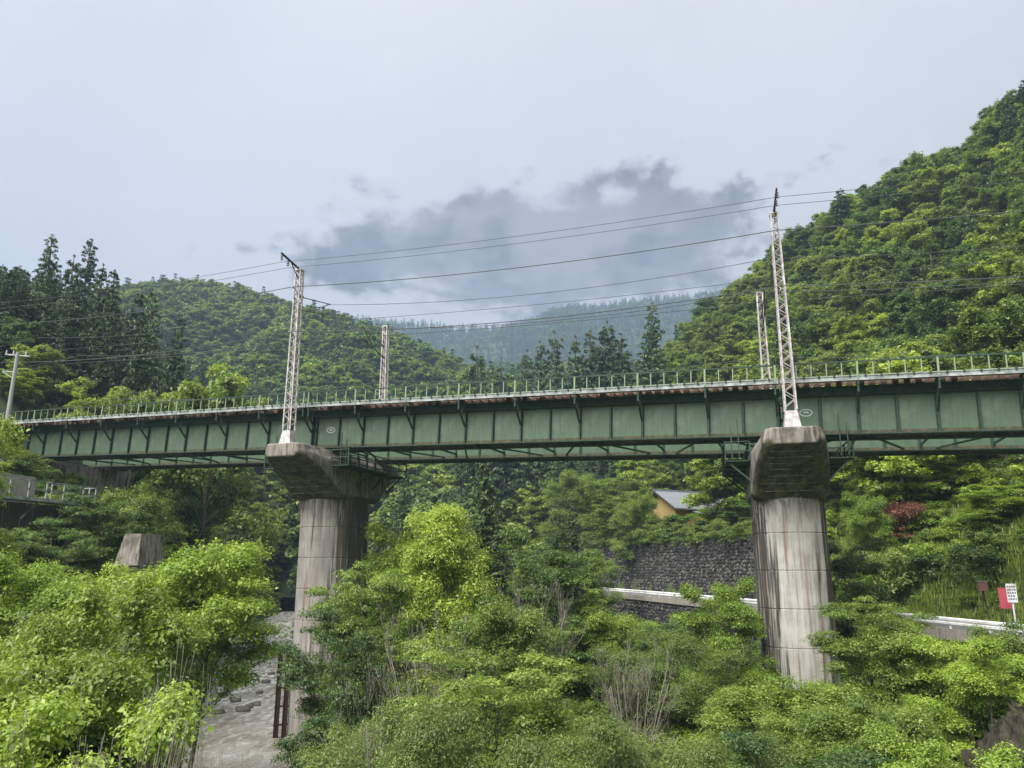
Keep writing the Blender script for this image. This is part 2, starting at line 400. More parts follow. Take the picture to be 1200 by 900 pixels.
gx = axis(-110, 150, 1.6, 2400); gy = axis(-20, 290, 1.6, 2400)
GX, GY = np.meshgrid(gx, gy); GZ = terrain(GX, GY)
GZ = np.where(GY > 300, np.minimum(GZ, 20 + 40 * sstep(np.abs(GX), 100, 260)), GZ)
V = np.stack([GX, GY, GZ], -1).reshape(-1, 3); nx, ny = len(gx), len(gy)
I = np.arange((ny - 1) * (nx - 1)); r0 = I // (nx - 1) * nx + I % (nx - 1)
F = np.stack([r0, r0 + 1, r0 + nx + 1, r0 + nx], -1)
tag(link('ground', np_mesh('ground', V, F, M['ground'], smooth=True)), kind='structure')
def tz(x, y): return float(terrain(np.array([x]), np.array([y]))[0])
def ribbon(poly, o0, o1, y0, y1, zf, step=1.5):
    """strip offset o0..o1 right of a polyline"""
    pts = []
    for a, b in zip(poly[:-1], poly[1:]):
        n = max(1, int(np.hypot(*(b - a)) / step))
        for i in range(n): pts.append(a + (b - a) * i / n)
    pts = [p for p in pts if y0 <= p[1] <= y1]; pts = np.array(pts)
    # smooth
    for _ in range(12): pts[1:-1] = (pts[:-2] + 2 * pts[1:-1] + pts[2:]) / 4
    t = np.gradient(pts, axis=0); t /= np.linalg.norm(t, axis=1)[:, None]; nr = np.stack([t[:, 1], -t[:, 0]], 1)
    A = pts + nr * o0; B = pts + nr * o1
    return pts, nr, A, B
def strip_mesh(name, A, B, za, zb, mat):
    n = len(A); V = np.zeros((2 * n, 3)); V[0::2, :2] = A; V[1::2, :2] = B; V[0::2, 2] = za; V[1::2, 2] = zb
    i = np.arange(n - 1) * 2; F = np.stack([i, i + 1, i + 3, i + 2], -1)
    return np_mesh(name, V, F, mat, smooth=True)
_, _, A, B = ribbon(RIV, -6.0, 6.0, -30, 300, None)
tag(link('water', strip_mesh('water', A, B, water_z(A[:, 1]), water_z(A[:, 1]), M['water'])), kind='structure')
gp, gn, A, B = ribbon(GRD, .2, 5.9, 2, 260, None)
tag(link('road', strip_mesh('road', A, B, ROAD_Z + .03, ROAD_Z + .03, M['asphalt'])), kind='structure')
_, _, A2, B2 = ribbon(GRD, .55, .70, 2, 260, None)
tag(link('road_edge_line', strip_mesh('road_edge_line', A2, B2, ROAD_Z + .036, ROAD_Z + .036, M['paint_white'])), kind='structure')

# wooded hills farther up the valley (real ridges)
def ridge_hill(name, pts, depth, foot, back, mat, bumps, res):
    """pts: surveyed skyline points (px, py, Y)"""
    W = np.array([survey(*p) for p in pts]); W = W[np.argsort(W[:, 0])]
    n = res; s = np.linspace(0, 1, n); cx = np.interp(s, np.linspace(0, 1, len(W)), W[:, 0]); cy = np.interp(s, np.linspace(0, 1, len(W)), W[:, 1]); cz = np.interp(s, np.linspace(0, 1, len(W)), W[:, 2])
    for _ in range(2):
        cz[1:-1] = (cz[:-2] + 2 * cz[1:-1] + cz[2:]) / 4
    m = int(res * .6); tt = np.linspace(-1, 1, m)
    S, T = np.meshgrid(np.arange(n), tt, indexing='ij')
    X = cx[S] * (1 + .0 * T); Y = cy[S] + np.where(T < 0, T * depth, T * back)
    prof = np.where(T < 0, 1 - np.abs(T) ** 1.15, 1 - .9 * T)
    Z = foot + (cz[S] - foot) * prof
    Z = Z + bumps * fbm(X, Y, depth * .45) * np.abs(T) * (1 - np.abs(T)) * 4
    V = np.stack([X, Y, Z], -1).reshape(-1, 3)
    i, j = np.meshgrid(np.arange(n - 1), np.arange(m - 1), indexing='ij'); a = (i * m + j).ravel()
    F = np.stack([a, a + m, a + m + 1, a + 1], -1)
    o = tag(link(name, np_mesh(name, V, F, mat, smooth=True)), kind='structure'); return o, X, Y, Z, T
hillA = ridge_hill('hill', [(60, 372, 470), (150, 362, 470), (200, 350, 470), (240, 346, 470), (290, 352, 465), (350, 376, 455), (400, 391, 445), (470, 410, 430), (540, 445, 410), (600, 480, 400)], 250, -6, 200, M['hill'], 26, 120)
hillC = ridge_hill('hill', [(430, 440, 760), (520, 440, 740), (600, 436, 720), (700, 432, 700), (800, 428, 690)], 300, -5, 200, M['hill'], 20, 90)
hillB = ridge_hill('mountain', [(300, 380, 1500), (385, 384, 1500), (440, 384, 1500), (490, 386, 1500), (540, 392, 1520), (590, 392, 1540), (620, 383, 1560), (645, 370, 1560), (670, 364, 1560), (700, 367, 1560), (740, 362, 1550), (790, 356, 1540), (850, 348, 1520), (920, 330, 1500)], 800, 10, 500, M['far_hill'], 60, 260)

# ------------------------------------------------------------------ railway bridge
def node(X): return Vector((X, 50.05 - .3867 * X + .0005 * X * X, 8.0 - .0347 * X))
NODES = [node(-44.9), node(-14.5), node(15.7), node(46.0)]
FARY = 9.0
NP = 16
def span(Aq, Bq, label, emblem_side):
    d = Bq - Aq; L = d.length; x = d.normalized(); y = Vector((0, 0, 1)).cross(x).normalized(); z = x.cross(y)
    Mx = Matrix((x, y, z)).transposed().to_4x4(); Mx.translation = Aq
    root = empty('girder_span', label=label, cat='bridge span', group='green girder spans of the railway bridge'); root.matrix_world = Mx
    g0, g1 = .12, L - .12; pw = (g1 - g0) / NP
    # near girder
    def girder(yy, front, simple=False):
        mb = MB()
        mb.box(g0, g1, yy - .24, yy + .24, .0, .045).box(g0, g1, yy - .20, yy + .20, .045, .075)
        mb.box(g0, g1, yy - .28, yy + .28, 2.24, 2.30)
        gi = mb.build('plate_girder', M['green_dark'], root)
        fl = MB().box(g0, g1, yy - .045, yy + .045, .075, .26).build('flange_angle', M['flange'], gi)
        MB().box(g0, g1, yy - .045, yy + .045, 2.08, 2.24).build('flange_angle', M['green'], gi)
        pm = MB().box(.03, pw - .03, yy - .022, yy + .022, .26, 2.08).mesh('web_panel', M['green'])
        # flat plates between stiffeners; paint tone varies at random per plate
        for i in range(NP): link('web_panel', pm, gi, (g0 + i * pw, 0, 0))
        sm = MB().box(-.05, .05, yy - (.20 if front else .1), yy + .1, .08, 2.235).box(-.10, .10, yy - .05, yy + .05, .262, 2.078).mesh('stiffener', M['green_dark'])
        for i in range(NP + 1):
            xx = min(max(g0 + i * pw, g0 + .06), g1 - .06); link('stiffener', sm, gi, (xx, 0, 0))
        return gi
    near = girder(0, True); girder(2.0, False); girder(FARY - 2, False); girder(FARY, False)
    # rivets along the bottom angle and the stiffeners
    V = []; Fq = []
    def rivet(xx, zz):
        b = len(V); r = .022
        V.extend([(xx - r, -.045, zz - r), (xx + r, -.045, zz - r), (xx + r, -.045, zz + r), (xx - r, -.045, zz + r), (xx, -.068, zz)])
        Fq.extend([(b, b + 1, b + 4), (b + 1, b + 2, b + 4), (b + 2, b + 3, b + 4), (b + 3, b, b + 4)])
    for i in range(int((g1 - g0) / .16)):
        for zz in (.12, .21): rivet(g0 + .08 + i * .16 + (.08 if zz > .15 else 0), zz)
    rv = link('rivets', np_mesh('rivets', np.array(V), np.array(Fq), M['flange']), near); rv['kind'] = 'stuff'
    # deck edge: longitudinal beam, sleepers, rails
    MB().box(.02, L - .02, -.30, -.18, 2.30, 2.76).box(.02, L - .02, -.42, -.30, 2.70, 2.76).build('deck_beam', M['green_dark'], root)
    MB().box(.02, L - .02, FARY + .18, FARY + .3, 2.30, 2.76).build('deck_beam', M['green_dark'], root)
    rs = random.Random(int(L * 1000) + emblem_side)
    sl_ = MB()
    n = int(L / .58)
    for i in range(n):
        xx = .3 + i * .58; j = rs.uniform(-.04, .28)
        sl_.box(xx - .15, xx + .15, -.50 + j, 2.5, 2.77, 3.03 + rs.uniform(-.015, .015))
        sl_.box(xx - .15, xx + .15, FARY - 2.5 + j, FARY + .5, 2.77, 3.03)
    so_ = sl_.build('sleepers', M['sleeper'], root); so_['kind'] = 'stuff'
    for yy in (.45, 1.52, FARY - 1.52, FARY - .45):
        MB().box(0, L, yy - .035, yy + .035, 3.02, 3.17).build('rail', M['steel'], root)
    MB().box(.02, L - .02, .35, .6, 2.62, 2.75).box(.02, L - .02, 1.4, 1.65, 2.3, 2.75).box(.02, L - .02, FARY - 1.65, FARY - 1.4, 2.3, 2.75).build('stringer', M['green_dark'], root)
    # walkway on brackets
    wk = MB().box(.02, L - .02, -1.36, -.52, 2.98, 3.02).build('walkway_plate', M['green_dark'], root)
    MB().box(.02, L - .02, -1.42, -1.36, 2.83, 3.10).box(.02, L - .02, -1.46, -1.42, 2.83, 2.86).box(.02, L - .02, -1.46, -1.42, 3.07, 3.10).build('fascia_beam', M['fascia'], root)
    bm = MB().bar((0, -1.32, 2.98), (0, -1.32, 2.22), .10).bar((0, -1.34, 2.26), (0, -.12, 1.15), .11, .09).bar((0, -1.3, 2.90), (0, -.15, 2.90), .09, .09).bar((0, -.75, 2.9), (0, -.75, 1.78), .07)
    bm = bm.bar((-.0, -1.38, 2.62), (0, -1.38, 3.1), .14, .05)
    bmesh_ = bm.mesh('bracket', M['green_dark'])
    for i in range(0, NP + 1, 2):
        xx = min(max(g0 + i * pw, g0 + .1), g1 - .1); link('bracket', bmesh_, root, (xx, 0, 0))
    # railing
    rl = MB().bar((.05, -1.40, 3.92), (L - .05, -1.40, 3.92), .085).build('railing', M['green_dark'], root)
    MB().bar((.05, -1.40, 3.12), (L - .05, -1.40, 3.12), .05).build('bottom_rail', M['rail_green'], rl)
    pth = MB().box(-.028, .028, -1.43, -1.37, 3.1, 3.90).mesh('railing_post', M['rail_green'])
    ptk = MB().box(-.05, .05, -1.45, -1.35, 2.9, 3.93).mesh('railing_post', M['rail_green'])
    npst = NP // 2 * 5
    for i in range(npst + 1):
        xx = min(max(g0 + i * (g1 - g0) / npst, g0 + .06), g1 - .06); link('railing_post', ptk if i % 5 == 0 else pth, rl, (xx, 0, 0))
    # clips on the fascia
    cm = MB().box(-.05, .05, -1.49, -1.44, 3.02, 3.14).mesh('clip', M['green_dark'])
    for i in range(npst):
        link('clip', cm, root, (g0 + (i + .5) * (g1 - g0) / npst, 0, 0))
    # lateral bracing between the near and far girders
    nb = 8; bw = (g1 - g0) / nb
    for i in range(nb):
        a, b = (.1, FARY - .1) if i % 2 else (FARY - .1, .1)
        MB().bar((g0 + i * bw + .1, a, .16), (g0 + (i + 1) * bw - .1, b, .16), .12, .10).build('lateral_brace', M['green_dark'], root)
        MB().bar((g0 + i * bw + .1, 2.0 + .1 if i % 2 else .1, .20), (g0 + (i + 1) * bw - .1, .1 if i % 2 else 2.1, .20), .10, .10).build('lateral_brace', M['green_dark'], root)
        MB().box(g0 + i * bw + .02, g0 + i * bw + .10, .05, FARY - .05, .30, .44).build('cross_beam', M['green_dark'], root)
    # oval stencil mark near the end of the girder
    if emblem_side:
        em = MB(); cx_, cz_ = g0 + pw * .62, 1.35; n = 28
        for r0_, r1_ in ((.36, .30),):
            vs = []; fs = []
            for k in range(n):
                a = 2 * math.pi * k / n
                vs += [(cx_ + r0_ * math.cos(a), -.027, cz_ + r0_ * .62 * math.sin(a)), (cx_ + r1_ * math.cos(a), -.027, cz_ + r1_ * .56 * math.sin(a))]
            for k in range(n): fs.append((2*k, (2*k+2) % (2*n), (2*k+3) % (2*n), 2*k+1))
            em.add(vs, fs)
        em.box(cx_ - .16, cx_ + .16, -.030, -.0255, cz_ - .03, cz_ + .03); em.box(cx_ - .10, cx_ + .10, -.031, -.026, cz_ + .06, cz_ + .09)
        em.build('oval_mark', M['white_mark'], root)
    return root
span(NODES[0], NODES[1], 'green plate girder span running from the wooded bank to the pier standing in the stream', 0)
span(NODES[1], NODES[2], 'long green plate girder span between the two concrete piers', 1)
span(NODES[2], NODES[3], 'green plate girder span crossing above the road beyond the pale streaked pier', 2)

def stadium(hu, ht, n=36):
    pts = []
    for k in range(n):
        a = 2 * math.pi * (k + .5) / n; c, s = math.cos(a), math.sin(a)
        rr = hu * .96; x_ = rr * c; y_ = rr * s + math.copysign(ht - rr, s)
        # flattened flanks
        pts.append((max(-hu * .94, min(hu * .94, x_ * 1.04)), y_))
    return pts
def platform(parent, pts_local, name='inspection_platform'):
    """bracketed inspection gallery: list of floor boxes (x0,x1,y0,y1,z)"""
    x0, x1, y0, y1, z = pts_local
    pl = MB().box(x0, x1, y0, y1, z - .06, z).build(name, M['green_dark'], parent)
    fr = MB()
    for zz in (.55, 1.1):
        fr.bar((x0, y0, z + zz), (x1, y0, z + zz), .06).bar((x0, y1, z + zz), (x1, y1, z + zz), .06).bar((x0, y0, z + zz), (x0, y1, z + zz), .06).bar((x1, y0, z + zz), (x1, y1, z + zz), .06)
    fr.build('handrail', M['green_dark'], pl)
    nx_ = max(1, round((x1 - x0) / 1.3)); ny_ = max(1, round((y1 - y0) / 1.3))
    spots = {(x0 + (x1 - x0) * i / nx_, yy) for i in range(nx_ + 1) for yy in (y0, y1)} | {(xx, y0 + (y1 - y0) * j / ny_) for j in range(ny_ + 1) for xx in (x0, x1)}
    pm = MB().box(-.035, .035, -.035, .035, 0, 1.13).mesh('post', M['green_dark'])
    for sx, sy in sorted(spots): link('post', pm, pl, (sx, sy, z))
    return pl
def pier(colp, noseX, noseY, zc, base, mat, label, side_plat):
    ax = Vector((noseX - colp[0], noseY - colp[1])); T0 = ax.length; ax.normalize()
    # local: y = away from camera along pier axis, x = right
    rz = math.atan2(-ax.x, -ax.y) * -1
    yv = Vector((-ax.x, -ax.y)); rz = math.atan2(yv.y, yv.x) - math.pi / 2
    root = empty('bridge_pier', (colp[0], colp[1], base), rz, label, 'bridge pier', 'concrete piers of the railway bridge')
    hz = zc - base
    st = stadium(2.16, 2.8); rings = []
    ztop = hz - 3.3; zz = 0.; lift = 2.05; nl = int(ztop // lift); lift_h = ztop / nl
    def ring(z, k): return [(x_ * k, y_ * k, z) for x_, y_ in st]
    for i in range(nl):
        a, b = i * lift_h, (i + 1) * lift_h
        rings += [ring(a + .02, .988), ring(a + .045, 1.0), ring(b - .045, 1.0), ring(b - .02, .988)]
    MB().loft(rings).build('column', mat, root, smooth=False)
    MB().loft([[(x_ * 1.14, y_ * 1.12, z_) for x_, y_ in st] for z_ in (-1.6, .7)] + [[(x_ * 1.02, y_ * 1.02, .95) for x_, y_ in st]]).build('footing', M['conc'], root)
    # hammerhead: sections along y (t)
    def sec(t, w_, bot, top=0, ch=.35):
        zt = hz + top; zb = hz - bot
        sh_ = min(.85, bot * .55); tw = min(w_ - .1, 1.45); return [(-w_ + ch * .6, t, zb), (w_ - ch * .6, t, zb), (w_, t, zb + ch * .8), (w_, t, zt - sh_), (tw, t, zt), (-tw, t, zt), (-w_, t, zt - sh_), (-w_, t, zb + ch * .8)]
    E = T0 + .75
    cap = MB().loft([sec(-E, 1.25, .95), sec(-E + .5, 1.62, 1.05), sec(-4.5, 2.0, 2.15), sec(-2.78, 2.16, 3.45), sec(2.78, 2.16, 3.45), sec(4.5, 2.0, 2.15), sec(E - .5, 1.62, 1.05), sec(E, 1.25, .95)])
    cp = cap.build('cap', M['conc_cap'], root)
    bv = cp.modifiers.new('worn_edges', 'BEVEL'); bv.width = .14; bv.segments = 3; bv.limit_method = 'ANGLE'; bv.angle_limit = R(15)
    # shutter-board seams proud of the sloping underside
    rb_ = random.Random(int(base * 100)); sm_ = MB()
    for k in range(7):
        f0 = (k + .6) / 7.6; t_ = -E + .5 + f0 * (E - .5 - 2.78); dz_ = 1.05 + (3.5 - 1.05) * f0 ** .95
        wv = 1.3 + .6 * f0
        z_ = np.interp(t_, [-E + .5, -4.5, -2.78], [hz - 1.05, hz - 2.15, hz - 3.45])
        sm_.bar((-wv + rb_.uniform(0, .5), t_, z_ - .012), (wv - rb_.uniform(0, .6), t_, z_ - .012), .05, .035)
    so2 = sm_.build('board_seams', M['conc_cap'], cp); so2['kind'] = 'stuff'
    # dry roots and creepers hanging where the cap meets the shaft
    rt_ = MB()
    for k in range(34):
        a_ = rb_.uniform(-2.0, 2.0) if k % 3 else rb_.uniform(-2.1, -1.1); y_ = -math.sqrt(max(0, 2.16 ** 2 - a_ * a_)) * 1.0 - .66; z_ = hz - 3.3 + rb_.uniform(-.25, .3); pts_ = []
        for j_ in range(5): pts_.append((a_ + rb_.uniform(-.12, .12), y_ - .06 - .03 * j_ + rb_.uniform(-.03, .03), z_ - j_ * rb_.uniform(.1, .42)))
        rt_.tube(pts_, [.028, .022, .018, .014, .008], 4, False)
    so3 = rt_.build('hanging_roots', M['dead'], root); so3['kind'] = 'stuff'
    bearing = MB().box(-.55, .55, -.3, .3, -.02, .16).mesh('bearing_block', M['rust'])
    for t in (-3.5, -1.5, 3.4, 5.5): link('bearing_block', bearing, cp, (0, t, hz - .04))
    # inspection galleries beside the cap
    for s in (-1, 1):
        platform(root, ((2.12 if s > 0 else -3.5), (3.5 if s > 0 else -2.12), -4.3 if side_plat else -3.4, 4.6, hz - 1.25))
        for t in (-3.2, -.8, 1.6, 4.0):
            MB().bar((s * 3.4, t, hz - 1.3), (s * 2.08, t, hz - 2.5), .09).bar((s * 2.08, t, hz - 1.34), (s * 3.5, t, hz - 1.34), .09).build('bracket', M['green_dark'], root)
        MB().bar((s * 2.75, -4.1, hz - 1.25), (s * 2.75, -4.1, hz + 1.1), .06).bar((s * 3.15, -4.1, hz - 1.25), (s * 3.15, -4.1, hz + .6), .06).build('access_ladder', M['green_dark'], root)
    return root, ax
def mast(x, y, zbase, h, label, near=True, ax=Vector((-.36, -.93)), arm=True, rail=0):
    rz = math.atan2(-ax.y, -ax.x) - math.pi / 2     # local +y away from the camera (towards the track for near masts)
    root = empty('catenary_mast', (x, y, zbase), rz, label, 'mast', 'lattice catenary masts')
    wb, wt = .30, .19
    def hw(z): return wb + (wt - wb) * z / h
    flare = MB().loft([[(sx * .46, sy * .46, 0) for sx, sy in ((-1,-1),(1,-1),(1,1),(-1,1))], [(sx * .42, sy * .42, .12) for sx, sy in ((-1,-1),(1,-1),(1,1),(-1,1))], [(sx * .31, sy * .31, .95) for sx, sy in ((-1,-1),(1,-1),(1,1),(-1,1))]])
    flare.build('base', M['mast'], root)
    for sx in (-1, 1):
        for sy in (-1, 1):
            MB().bar((sx * hw(1.0), sy * hw(1.0), 1.0), (sx * wt, sy * wt, h), .085).build('chord', M['mast'], root)
    for fx, fy in ((0, -1), (0, 1), (1, 0), (-1, 0)):
        lc = MB(); z = 1.2; s = 1
        while z < h - .35:
            st_ = 1.5 * hw(z); a, b = hw(z), hw(z + st_)
            if fy: p0, p1 = (-s * a, fy * a, z), (s * b, fy * b, min(z + st_, h - .05))
            else: p0, p1 = (fx * a, -s * a, z), (fx * b, s * b, min(z + st_, h - .05))
            lc.bar(p0, p1, .055, .03); z += st_; s = -s
        lc.build('lacing', M['mast'], root)
    MB().box(-wt - .06, wt + .06, -wt - .06, wt + .06, h - .08, h + .02).build('top_plate', M['mast'], root)
    ins_m = MB()
    for k in range(3): ins_m.loft([[(.035 * math.cos(a), .035 * math.sin(a), -.1 - k * .14) for a in np.linspace(0, 6.28, 8, endpoint=False)], [(.10 * math.cos(a), .10 * math.sin(a), -.17 - k * .14) for a in np.linspace(0, 6.28, 8, endpoint=False)], [(.03 * math.cos(a), .03 * math.sin(a), -.2 - k * .14) for a in np.linspace(0, 6.28, 8, endpoint=False)]])
    ins = ins_m.mesh('insulator', M['porcelain'])
    s = 1 if near else -1
    if arm:
        ar = MB().bar((0, .1 * s, h + .02), (0, -2.3 * s, h + .42), .09, .12).bar((0, -1.1 * s, h + .18), (0, -.15 * s, h - .7), .05)
        ao = ar.build('feeder_arm', M['rust'], root)
        for t in (1.45, 2.2): link('insulator', ins, ao, (0, -t * s, h + .02 + .17 * t - .02))
    sd = MB().bar((-.05, -.3 * s, h - 1.55), (-.05, -.75 * s, h - 1.55), .08).bar((-.05, -.25 * s, h - 4.9), (-.05, -.7 * s, h - 4.9), .08)
    sd.build('side_bracket', M['mast'], root)
    # cantilever carrying messenger and contact wire above the track
    ct = MB().tube([(0, .2 * s, h - 2.0), (0, 4.2 * s, h - 1.25)], .04).tube([(0, .2 * s, h - 3.0), (0, 4.0 * s, h - 2.2)], .04).tube([(0, 2.0 * s, h - 2.6), (0, 3.9 * s, h - 1.35)], .03).tube([(0, 3.0 * s, h - 2.5), (0, 5.2 * s, h - 2.15)], .03)
    co = ct.build('cantilever', M['steel'], root)
    for z_ in (h - 2.0, h - 3.0):
        oo = link('insulator', ins, co, (0, .75 * s, z_ + .14), (R(-80) * s, 0, 0))
    return root
# pier 1 (in the stream) and pier 2 (pale, on the bank)
ZC1 = NODES[1].z - .14; ZC2 = NODES[2].z - .06
P1 = (-13.4, 59.0); P2 = (16.75, 47.35)
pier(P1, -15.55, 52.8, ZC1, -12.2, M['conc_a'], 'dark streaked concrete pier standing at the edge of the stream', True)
pier(P2, 15.25, 41.2, ZC2, min(tz(*P2), -7.2) - .5, M['conc_b'], 'pale concrete pier with black run-off bands rising from the thicket', False)
ax1 = Vector((-15.55 + 13.4, 52.8 - 59)).normalized(); ax2 = Vector((15.25 - 16.75, 41.2 - 47.35)).normalized()
m1n = (-15.55, 52.8); m2n = (15.25, 41.2)
m1f = (P1[0] - ax1.x * 6.7, P1[1] - ax1.y * 6.7); m2f = (P2[0] - ax2.x * 6.5, P2[1] - ax2.y * 6.5)
MH = 12.9
mast(*m1n, ZC1, MH, 'tall white lattice mast with slanted feeder arm on the stream pier', True, ax1)
mast(*m2n, ZC2, MH - .2, 'tallest looking white lattice mast on the nose of the pale pier', True, ax2)
mast(*m1f, ZC1, MH - .3, 'white lattice mast on the far side of the tracks at the stream pier', False, ax1, False)
mast(*m2f, ZC2, MH - .5, 'white lattice mast on the far side of the tracks at the pale pier', False, ax2, False)

# overhead wires: supports repeat at every pier of the line
sh = NODES[2] - NODES[1]
def sup(base, ax, off, z):      # off metres from the near mast toward the track
    return Vector((base[0] - ax.x * off, base[1] - ax.y * off, z))
def wire(name, off, dz, rad, label, sag=.35, x0=-2, x1=2, drop=None):
    S = {}
    S[0] = sup(m1n, ax1, off, ZC1 + dz); S[1] = sup(m2n, ax2, off, ZC2 + dz); dS = S[1] - S[0]
    S[2] = S[1] + Vector((30.6, -11.2, -1.0)); S[-1] = S[0] + Vector((-30.2, 12.2, 1.05)); S[-2] = S[-1] + Vector((-30, 12.8, 1.0)); S[3] = S[2] + Vector((31, -10.5, -1))
    pts = []
    for k in range(x0, x1):
        a, b = S[k], S[k + 1]
        for i in range(14):
            t = i / 14; p = a.lerp(b, t); p.z -= sag * 4 * t * (1 - t); pts.append(p)
    pts.append(S[x1])
    o = MB().tube(pts, rad, 5).build(name, M['wire']); tag(o, label, 'wire', 'overhead wires along the railway'); return S
wire('feeder_wire', -2.2, MH + .12 - .35, .015, 'topmost thin feeder wire hung from the ends of the slanted mast arms')
wire('feeder_wire', -1.45, MH - .02 - .35, .015, 'thin feeder wire hung just inside the topmost one on the mast arms')
wire('feeder_wire', -.7, MH - 1.55, .027, 'thick black cable passing close below the mast tops', .5)
wire('feeder_wire', -.65, MH - 4.9, .027, 'thick black cable strapped to the masts a third of the way down', .7)
wire('messenger_wire', 4.15, MH - 1.3, .018, 'messenger wire carried by the cantilevers over the near track', .8)
wire('contact_wire', 5.1, MH - 2.3, .016, 'contact wire hanging over the near track', .25)
wire('messenger_wire', 9.0, MH - 1.75, .022, 'messenger wire carried over the far track', .8)
wire('contact_wire', 8.2, MH - 2.75, .02, 'contact wire hanging over the far track', .25)
wire('feeder_wire', 13.6, MH - 5.2, .02, 'low cable running past the masts on the far side', .7)

# ------------------------------------------------------------------ left abutment, gallery, old pedestal, utility pole
ab = node(-46.3); 
aroot = empty('bridge_abutment', (ab.x, ab.y, 0), 0, 'dark stained concrete abutment under the bridge end on the wooded bank', 'abutment')
dx_ = (NODES[1] - NODES[0]).normalized(); rz_ = math.atan2(dx_.y, dx_.x); aroot.rotation_euler = (0, 0, rz_)
MB().box(-6, 7.6, -2.6, 10.5, -9, ab.z - 3.2).build('wall', M['conc_cap'], aroot)
MB().box(-6, 4.2, -1.6, 10.2, ab.z - 3.2, ab.z - .2).build('bearing_seat', M['conc_cap'], aroot)
MB().box(-6, .9, -1.2, 10, ab.z - .2, ab.z + 2.7).build('backwall', M['conc_cap'], aroot)
gal = empty('steel_gallery', (-33.6, 61.6, 5.0), math.atan2(-.93, -.36) + R(4), 'grey steel inspection gallery with handrails jutting from the abutment', 'gallery')
# local x runs toward the viewer's side, +y toward the stream
MB().box(-.2, 12.5, -.75, .6, -.24, 0).build('floor_frame', M['fascia'], gal)
hr = MB()
for zz in (.62, 1.22): hr.bar((0, .55, zz), (12.4, .55, zz), .08).bar((0, -.7, zz), (0, .55, zz), .08).bar((0, -.7, zz), (3, -.7, zz), .07)
hr.build('handrail', M['fascia'], gal)
pm = MB().box(-.05, .05, -.05, .05, 0, 1.27).mesh('post', M['fascia'])
for i in range(9): link('post', pm, gal, (.03 + i * 1.5, .55, 0))
for xx, yy in ((.03, -.7), (.03, -.1), (1.5, -.7), (3, -.7)): link('post', pm, gal, (xx, yy, 0))
for xx in (2, 5, 8, 11):
    MB().bar((xx, .5, -.2), (xx, -1.2, -1.6), .12).build('bracket', M['fascia'], gal)
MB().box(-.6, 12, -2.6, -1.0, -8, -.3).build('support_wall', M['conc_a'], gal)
MB().box(4, 9, -2.4, -1.2, -.3, 1.7).build('parapet', M['conc'], gal)
pb = survey(158, 676, 56)
pr = empty('old_pedestal', (pb.x, pb.y, pb.z - 2.5), R(-18), 'tapered block of an old concrete pedestal half buried in the bank', 'pedestal')
H_ = survey(150, 626, 56).z - pb.z + 2.5
MB().loft([[(-1.35, -1.2, 0), (1.35, -1.2, 0), (1.35, 1.6, 0), (-1.35, 1.6, 0)], [(-1.05, -.95, H_ * .62), (1.05, -.95, H_ * .62), (1.05, 1.5, H_ * .62), (-1.05, 1.5, H_ * .62)], [(-.7, -.6, H_), (.7, -.6, H_), (.7, 1.3, H_), (-.7, 1.3, H_)]]).build('block', M['conc_cap'], pr)
MB().box(-1.15, 1.15, -1.1, -.8, H_ * .60, H_ * .63).build('ledge', M['conc'], pr)
pu = survey(12, 470, 62)
up = empty('utility_pole', (pu.x, pu.y, tz(pu.x, pu.y) - .2), R(20), 'concrete utility pole with white crossarm rising behind the bank foliage', 'pole')
ph = survey(16, 413, 62).z - up.location.z
MB().tube([(0, 0, 0), (0, 0, ph)], [.2, .14], 12).build('shaft', M['pole'], up)
ca = MB().bar((-.9, 0, ph - .25), (.9, 0, ph - .25), .1).build('crossarm', M['paint_white'], up)
for xx in (-.8, -.3, .6): MB().tube([(xx, 0, ph - .2), (xx, 0, ph + .12)], [.06, .04], 8).build('insulator', M['paint_white'], ca)
MB().bar((-.9, 0, ph - 1.7), (.25, 0, ph - 1.7), .08).bar((-.9, 0, ph - 1.7), (0, 0, ph - 2.3), .06).build('brace_arm', M['paint_white'], up)

# rusty guard frame against the stream pier
gf = empty('guard_frame', (-16.35, 57.3, float(water_z(57)) - .6), R(8), 'rusty steel guard frame of upright beams beside the stream pier', 'guard frame')
for xx in (0, .55):
    MB().box(xx - .16, xx + .16, -.02, .02, 0, 6.6).box(xx - .16, xx - .13, -.14, .14, 0, 6.6).box(xx + .13, xx + .16, -.14, .14, 0, 6.6).build('upright_beam', M['rust'], gf)
for zz in (1.4, 2.6, 3.8, 5.0, 6.2):
    MB().bar((-.2, -.1, zz), (1.4, .5, zz), .12, .1).build('crossbar', M['rust'], gf)
MB().bar((-.1, -.17, 6.45), (2.4, -.4, 6.45), .09).build('tie_rod', M['rust'], gf)

